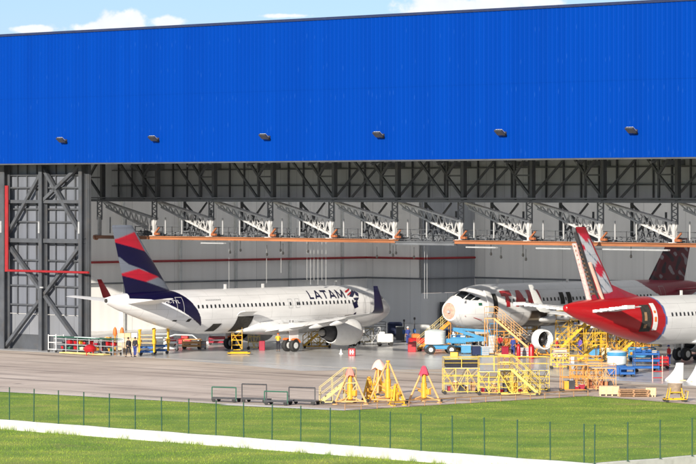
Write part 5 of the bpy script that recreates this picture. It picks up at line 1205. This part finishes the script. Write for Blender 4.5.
# bins and boxes on the hangar floor
t = box_thing('marked_box', G(352, 356), -.1, 'small red box with white bars on the floor in front of the engine', (.62, .55, .68), M['red'], 'box'); mb = MB(); [mb.box((x, -.285, .36), (.09, .02, .4)) for x in (-.12, .1)]; mb.box((0, -.283, .36), (.4, .012, .09)); mb.build('white_marks', M['white'], t)
t = box_thing('red_bin', G(412, 352), -.05, 'plain red bin standing alone left of the boom lift', (.75, .6, .85), M['red'], 'bin', M['red'])
t = thing('traffic_cone', G(341, 354), 0, 'tiny pale cone on the floor under the engine', 'cone'); MB().box((0, 0, .02), (.35, .35, .04)).lathe([(.14, .03), (.03, .45)], (0, 0, 0), 'Z', 12).build('cone_body', M['white'], t)
t = thing('covered_pump', G(395, 339), 0, 'dark blue covered machine behind the nose of the left airliner', 'machine'); MB().cbox((0, 0, 1.0), (1.5, 1.3, 1.4), .15).build('cover', M['darkblue'], t, True); MB().box((0, 0, .25), (1.5, 1.3, .2)).build('base', M['steelm'], t); [castor(t, sx * .6, sy * .5, .15) for sx in (-1, 1) for sy in (-1, 1)]
t = thing('generator_cart', G(385, 346), .1, 'white boxy cart in front of the dark blue covered machine', 'cart'); MB().cbox((0, 0, .75), (1.5, 1.0, .85), .08).build('body', M['lgrey'], t); MB().cbox((-.3, 0, 1.25), (.5, .8, .25), .04).build('hatch', M['white'], t); [castor(t, sx * .55, sy * .45, .2) for sx in (-1, 1) for sy in (-1, 1)]
for k, (x, y, h, lab) in enumerate(((404, 342, 2.0, 'left'), (414.5, 342, 2.2, 'right'))):
    t = thing('upright_pole_stand', G(x, y), 0, f'dark upright pole stand by the back wall, {lab} one of the two', 'stand'); MB().lathe([(.3, 0), (.28, .08), (.05, .12), (.045, h), (.1, h + .02), (.1, h + .2), (.02, h + .25)], (0, 0, 0), 'Z', 10).build('pole', M['darkmetal'], t, True); MB().cbox((0, 0, h * .5), (.3, .2, .4), .03).build('control_box', M['blue'], t)

# left: racks behind the tail
rk = W(t_at(88, .9), .9); rz = ANG
rack('storage_rack', rk, rz, 'long low rack of parts with a green top rail, behind the tail at far left', 8.4, 1.1, 1.35, M['grey'], 3, None)
t = thing('roof_sheet', rk + V((0, 0, 1.42)), rz, 'dark green sheet laid over the long rack of parts', 'sheet'); MB().box((0, 0, .04), (8.5, 1.2, .06)).build('sheet', M['green'], t); MB().box((.2, -.3, .1), (3.0, .5, .05)).build('folded_edge', M['tank'], t)
load(rk, rz, .36, 7.8, .2, 13, [M['red'], M['amber'], M['beige'], M['green'], M['dark']], 3, 'small tub of components on the lower shelf of the long rack', 'component tubs on the lower rack shelf')
load(rk, rz, .86, 7.8, .2, 13, [M['red'], M['yellow'], M['beige'], M['deepred'], M['dark']], 9, 'small tub of components on the upper shelf of the long rack', 'component tubs on the upper rack shelf')
t = thing('red_cover', G(90, 355.5), 0, 'crumpled bright red canvas bundle in front of the long rack', 'bundle'); mb = MB(); mb.lathe([(.1, .3), (.5, .35), (.62, .6), (.45, .85), (.15, 1.0)], (0, 0, 0), 'Z', 12); [mb.tube((sx * .3, sy * .3, 0), (sx * .3, sy * .3, .5), .04) for sx in (-1, 1) for sy in (-1, 1)]; mb.build('canvas', M['red'], t, True)
rack('white_frame_rack', W(t_at(56, .7), .7), ANG, 'white tubular frame standing at the left end of the long rack', 1.1, .9, 1.6, M['white'], 3, None)
t = thing('yellow_floor_tray', W(t_at(84, -.6), -.6), ANG, 'long low yellowish floor frame in front of the long rack', 'frame'); mb = MB(); mb.path([V((-3, -.4, .12)), V((3.2, -.4, .12)), V((3.2, .4, .12)), V((-3, .4, .12)), V((-3, -.4, .12))], .06); [mb.tube((x, -.4, .12), (x, .4, .12), .05) for x in (-1.5, 0, 1.5)]; mb.build('frame', M['paleyellow'], t)
for k, (x, y, lab) in enumerate(((115, 352, 'left'), (122, 352, 'right'))):
    t = thing('post_jack', G(x, y), 0, f'slim orange post jack behind the box stack, {lab} one of the pair', 'jack'); MB().lathe([(.28, 0), (.28, .06), (.09, .1), (.09, 1.6), (.06, 1.62), (.06, 2.2)], (0, 0, 0), 'Z', 10).build('post', M['amber'], t, True); MB().lathe([(.13, 1.5), (.2, 1.7), (.16, 2.1), (.05, 2.3)], (0, 0, 0), 'Z', 10).build('head', M['orange'], t, True)
bs = G(128, 352)
for r_ in range(4):
    for c_ in range(3):
        t = thing('cardboard_box', bs + V((-.62 + c_ * .62, .3 * (r_ % 2) * .2, r_ * .44)), random.uniform(-.06, .06), f'cardboard box, {("left","middle","right")[c_]} one in the {("bottom","second","third","top")[r_]} row of the box stack', 'box', 'cardboard boxes stacked under the tail')
        MB().cbox((0, 0, .215), (.58, .6, .42), .01).build('carton', (M['beige'], M['wood'], M['tank'])[(r_ + c_) % 3] if r_ > 1 else M['beige'], t); MB().box((0, 0, .43), (.585, .07, .008)).build('tape', M['wood'], t)
for k, (x, y, lab) in enumerate(((147, 355.5, 'left, nearer the two people'), (161, 354, 'right, nearer the red tug'))):
    t = thing('scissor_platform', G(x, y), .0, f'blue and yellow platform trolley below the tail, {lab}', 'platform'); mb = MB()
    for z in (.35, .75): mb.cbox((0, 0, z), (1.35, 1.2, .16), .03)
    mb.bar((-.6, -.6, .35), (.6, -.6, .75), .06); mb.build('base', M['blue'], t)
    mb = MB()
    for z in (1.15, 1.5, 1.85): mb.box((0, 0, z), (1.3, 1.1, .07))
    mb.build('shelf', M['tank'] if k else M['wood'], t)
    for sx in (-1, 1):
        for sy in (-1, 1): MB().lathe([(.09, .3), (.09, 1.0), (.16, 1.05), (.16, 1.45), (.09, 1.5), (.09, 2.2), (.13, 2.22), (.13, 2.35)], (sx * .66, sy * .55, 0), 'Z', 8).build('post', M['yellow'], t, True); castor(t, sx * .55, sy * .5, .14)
person(G(128.5, 357.2), 2.2, 'person in dark clothes walking on the apron, left one of two', M['dark'], M['dark'], walk=.7)
person(G(135, 357), 1.2, 'person in dark top and jeans beside the box stack, right one of two', M['dark'], M['jean'], walk=.2)
t = thing('baggage_tug', G(180, 346.5), -.1, 'low red tug with a pale rail behind the belly of the left airliner', 'tug'); MB().cbox((0, 0, .5), (2.2, 1.1, .5), .08).build('body', M['red'], t); MB().cbox((.5, 0, .95), (.7, .9, .4), .06).build('engine_cover', M['red'], t); mb = MB(); mb.path([V((-1.2, -.6, .9)), V((-.4, -.6, 1.15)), V((1.3, -.6, 1.1)), V((1.9, -.6, .6))], .06); mb.build('rail', M['tank'], t)
for sx in (-.7, .7):
    for sy in (-.5, .5): MB().lathe([(.1, -.1), (.27, -.1), (.27, .1), (.1, .1)], (sx, sy, .27), 'Y', 12).build('wheel', M['rubber'], t, True)
cart(192, 349, -.1, 'pale flat trolley with orange rails right of the red tug', M['bufforange'], 1.8, 1.0, (.3, .6), posts=.9)
t = thing('white_dome_stand', G(209.5, 344), 0, 'small white dome-shaped cover standing under the belly', 'cover'); MB().lathe([(.36, .05), (.36, .25), (.25, .6), (.08, .9), (.02, .95)], (0, 0, 0), 'Z', 14).build('dome', M['white'], t, True)
cart(217, 345, 0, 'low brown and red trolley beyond the small white dome', M['deepred'], 1.6, .9, (.3, .65), posts=.8)
# round the left airliner's cargo bay
cage('work_stand', G(237, 352), .0, 'slim yellow work platform reaching into the open cargo bay', .95, .9, 2.0, M['yellow'], 4, top=1.1, cross=2)
t = thing('yellow_base_frame', G(239, 354.5), .0, 'flat yellow wheeled base in front of the slim cargo-bay platform', 'base'); mb = MB(); mb.path([V((-1, -.5, .15)), V((1, -.5, .15)), V((1, .5, .15)), V((-1, .5, .15)), V((-1, -.5, .15))], .08); mb.build('frame', M['yellow'], t); [castor(t, sx * .9, sy * .5, .15) for sx in (-1, 1) for sy in (-1, 1)]
cage('work_stand', G(254, 349.5), .0, 'pale yellow wheeled stand right of the cargo bay', 1.1, 1.0, 1.7, M['paleyellow'], 3, top=1.1, cross=3)
stair('maintenance_steps', G(303, 348), .05, 'yellow steps between the main wheels and the engine', 1.5, 1.6, .9, 1.0, M['yellow'])
cage('work_stand', G(318, 345), .0, 'low lemon stand partly hidden behind the engine', 1.9, 1.1, 1.3, M['lemon'], 2, top=.3, cross=3)
t = box_thing('red_barrel_box', G(262, 350.5), 0, 'dark red drum beside the pale yellow stand under the wing', (.55, .5, .9), M['deepred'], 'drum')
cage('work_stand', G(366, 344), .0, 'pale yellow stand beneath the nose of the left airliner', 1.4, 1.1, 1.5, M['paleyellow'], 2, top=.8, cross=2)
cage('tail_dock', G(372, 345), 0, 'thin grey dock frame just in front of the left nose', 1.6, 1.0, 1.7, M['grey'], 2, top=0, cross=3)
person(G(288, 351) + V((-.9, -1.0, 0)), 1.6, 'worker in an orange vest crouching by the main wheels', M['hivis'], M['dark'], M['orange'], arms=(.9, .7), bend=.25)

# workers and clutter below the middle airliner
person(G(513, 356.5), 1.0, 'worker in a violet-blue shirt left of the red cylinders', M['jean'], M['jean'], M['jean'])
person(G(521, 356), -1.3, 'worker in black shirt between the violet-blue one and the red tank', M['dark'], M['dark'], M['hair'] )
person(G(500, 354), 1.5, 'worker in a dark red shirt beside the white tool cabinet', M['redc'], M['dark'])
person(G(580, 357) + V((0, 0, .0)), .7, 'worker in a violet shirt under the yellow steps', M['purple'], M['jean'], M['purple'])
person(G(581.5, 347) + V((0, 0, 0)), -2.3, 'worker in a violet shirt and light cap further back under the dock', M['purple'], M['dark'], M['lgrey'])
person(G(474, 353), .4, 'worker in black reaching up below the open nose', M['dark'], M['dark'], arms=(1.4, .3))
person(G(453, 351), -.4, 'worker in blue standing behind the boom arm', M['jean'], M['dark'], M['white'])
for x, y, lab in ((518.5, 359, 'left one of the red gas bottles below the engine'), (531.5, 359, 'right, fatter one of the red gas bottles below the engine')):
    t = thing('gas_cylinder', G(x, y), 0, lab, 'cylinder'); r_ = .17 if x < 525 else .26; MB().lathe([(r_ * .8, 0), (r_, .05), (r_, 1.05), (r_ * .6, 1.25), (.05, 1.3), (.05, 1.42)], (0, 0, 0), 'Z', 14).build('bottle', M['red'], t, True); MB().lathe([(.07, 1.35), (.07, 1.45)], (0, 0, 0), 'Z', 8).build('valve', M['metal'], t)
box_thing('tool_chest', G(525, 358), 0, 'red tool chest with a pale top between the two gas bottles', (.9, .6, .75), M['red'], 'tool chest', M['lgrey'], True, 3)
box_thing('tool_cabinet', G(492, 354), 0, 'tall white tool cabinet with drawers under the boarding door', (.62, .5, 1.5), M['lgrey'], 'cabinet', M['white'], True, 5)
box_thing('tool_cabinet', G(485, 356.5), .1, 'low blue-grey tool cabinet left of the tall white one', (.7, .5, .75), M['skyblue'], 'cabinet', M['white'], True, 4)
box_thing('equipment_box', G(466, 354), 0, 'sky blue equipment box beneath the boom arm', (.9, .7, .7), M['skyblue'], 'box', M['white'], True)
box_thing('equipment_box', G(476, 356), .2, 'dark equipment box with a grey lid right of the sky blue box', (.7, .6, .8), M['darkblue'], 'box', M['grey'], True)
box_thing('equipment_box', G(454.5, 357), -.2, 'small yellow case on the floor behind the lemon stand', (.7, .5, .45), M['yellow'], 'box', M['dark'])
box_thing('equipment_box', G(505, 357), .1, 'maroon equipment box right of the worker in dark red', (.6, .5, .8), M['deepred'], 'box', M['red'], True)
box_thing('white_drum_box', G(571.5, 366), 0, 'white plastic container in front of the yellow steps', (.45, .4, .75), M['white'], 'container', M['lgrey'])
box_thing('equipment_box', G(606, 360), 0, 'beige equipment box between the docks under the red belly', (.8, .7, .9), M['beige'], 'box', M['white'], True)
box_thing('equipment_box', G(594, 358), 0, 'turquoise-blue equipment box under the tallest dock', (.9, .7, .7), M['skyblue'], 'box', M['blue'], True)
cart(458, 351, .1, 'sky blue three-tier trolley with white trays behind the boom arm', M['skyblue'], 1.4, .8, (.4, .8, 1.2), posts=1.5)
cart(480, 349, -.1, 'dark blue trolley of parts behind the low cabinet', M['blue'], 1.5, .8, (.4, .9), posts=1.1)
cart(512, 350, .1, 'orange trolley behind the worker in violet-blue', M['orange'], 1.2, .8, (.4, .8), posts=1.0)
cart(560, 360, .1, 'pink and grey trolley at the foot of the yellow steps', M['palepink'], 1.1, .7, (.35, .8), posts=1.0)
cart(627, 377, .05, 'dark blue low trolley behind the brown boards', M['blue'], 1.2, .9, (.3, .7), posts=.8)
cart(686, 360, .0, 'dark trolley behind the white fairings at the right edge', M['darkmetal'], 2.0, 1.0, (.4, 1.0), posts=1.3)
cart(690, 351, 0, 'orange and red trolley under the fuselage at the far right', M['orange'], 1.6, 1.0, (.5, 1.1), posts=1.4)
load(G(458, 351), .1, 1.3, 1.2, .15, 3, [M['blue'], M['white'], M['tank']], 21, 'small tub on the sky blue three-tier trolley', 'tubs on the sky blue trolley')
load(G(480, 349), -.1, 1.0, 1.3, .15, 3, [M['beige'], M['amber'], M['white']], 22, 'small tub on the dark blue trolley of parts', 'tubs on the dark blue trolley')
load(G(646, 372), .05, 1.6, 1.8, .2, 4, [M['beige'], M['blue'], M['white']], 23, 'small tub on top of the long blue trolley', 'tubs on the long blue trolley')
box_thing('red_locker', G(437, 343.5), 0, 'red locker against the back wall behind the open nose', (.9, .6, 1.3), M['red'], 'locker', M['pipe'])
box_thing('blue_locker', G(452, 342), 0, 'navy locker against the back wall, right of the red locker', (1.2, .6, 1.2), M['darkblue'], 'locker', M['blue'])

# small parts stored inside the stands and crate frames by the apron edge
for (x, y, sp, n, sd, lab) in ((461, 394, 2.2, 5, 31, 'inside the leftmost lemon stand'), (494, 395, 2.0, 5, 32, 'inside the second lemon stand'), (574, 392, 1.6, 4, 33, 'inside the amber crate frame'), (600, 391, 1.9, 5, 34, 'inside the rust-orange crate frame'), (517, 394.5, 1.6, 4, 35, 'inside the third lemon stand')):
    load(G(x, y), .05, .22, sp, .3, n, [M['deepred'], M['woodd'], M['rust'], M['darkmetal'], M['ochre']], sd, 'small bin of parts on the ground ' + lab, 'bins of parts ' + lab, .7)
for (x, y, sp, n, sd, lab) in ((588, 352, 2.8, 5, 41, 'on the deck of the tallest yellow dock'), ):
    load(G(x, y), .05, 2.56, sp, .5, n, [M['white'], M['amber'], M['blue'], M['beige']], sd, 'small bin ' + lab, 'bins ' + lab)

# more gear under the tail and along the back wall
cart(107, 354, ANG, 'small grey trolley of orange parts between the long rack and the box stack', M['grey'], 1.2, .7, (.3, .7, 1.05), posts=1.25)
load(G(107, 354), ANG, 1.16, .9, .1, 3, [M['amber'], M['red'], M['wood']], 51, 'small tub on the grey trolley beside the long rack', 'tubs on the grey trolley')
cart(171, 351, -.1, 'white-railed trolley of red parts right of the blue and yellow platforms', M['lgrey'], 1.3, .8, (.3, .8), posts=1.1)
load(G(171, 351), -.1, .91, 1.0, .1, 3, [M['red'], M['deepred']], 52, 'small red tub on the white-railed trolley', 'red tubs on the white-railed trolley')
box_thing('tool_chest', G(202, 349), 0, 'small amber tool chest left of the white dome', (.8, .5, .6), M['amber'], 'tool chest', M['grey'], True, 2)
cage('work_stand', G(378, 342), 0, 'grey tubular stand behind the white boxy cart', 1.5, .9, 1.5, M['grey'], 3, top=.5, cross=3)
box_thing('equipment_box', G(400, 340), 0, 'dark grey cabinet between the covered machine and the pole stands', (.8, .6, 1.3), M['steelm'], 'cabinet', M['lgrey'])
box_thing('equipment_box', G(425, 340), 0, 'pale grey cabinet against the back wall behind the amber nose steps', (1.0, .6, 1.5), M['lgrey'], 'cabinet', M['grey'])
person(G(408, 345), 2.0, 'worker in blue overalls between the two dark pole stands', M['jean'], M['jean'], M['white'])
person(G(557, 358), -.6, 'worker in a red shirt beside the engine ring', M['redc'], M['jean'], M['white'])
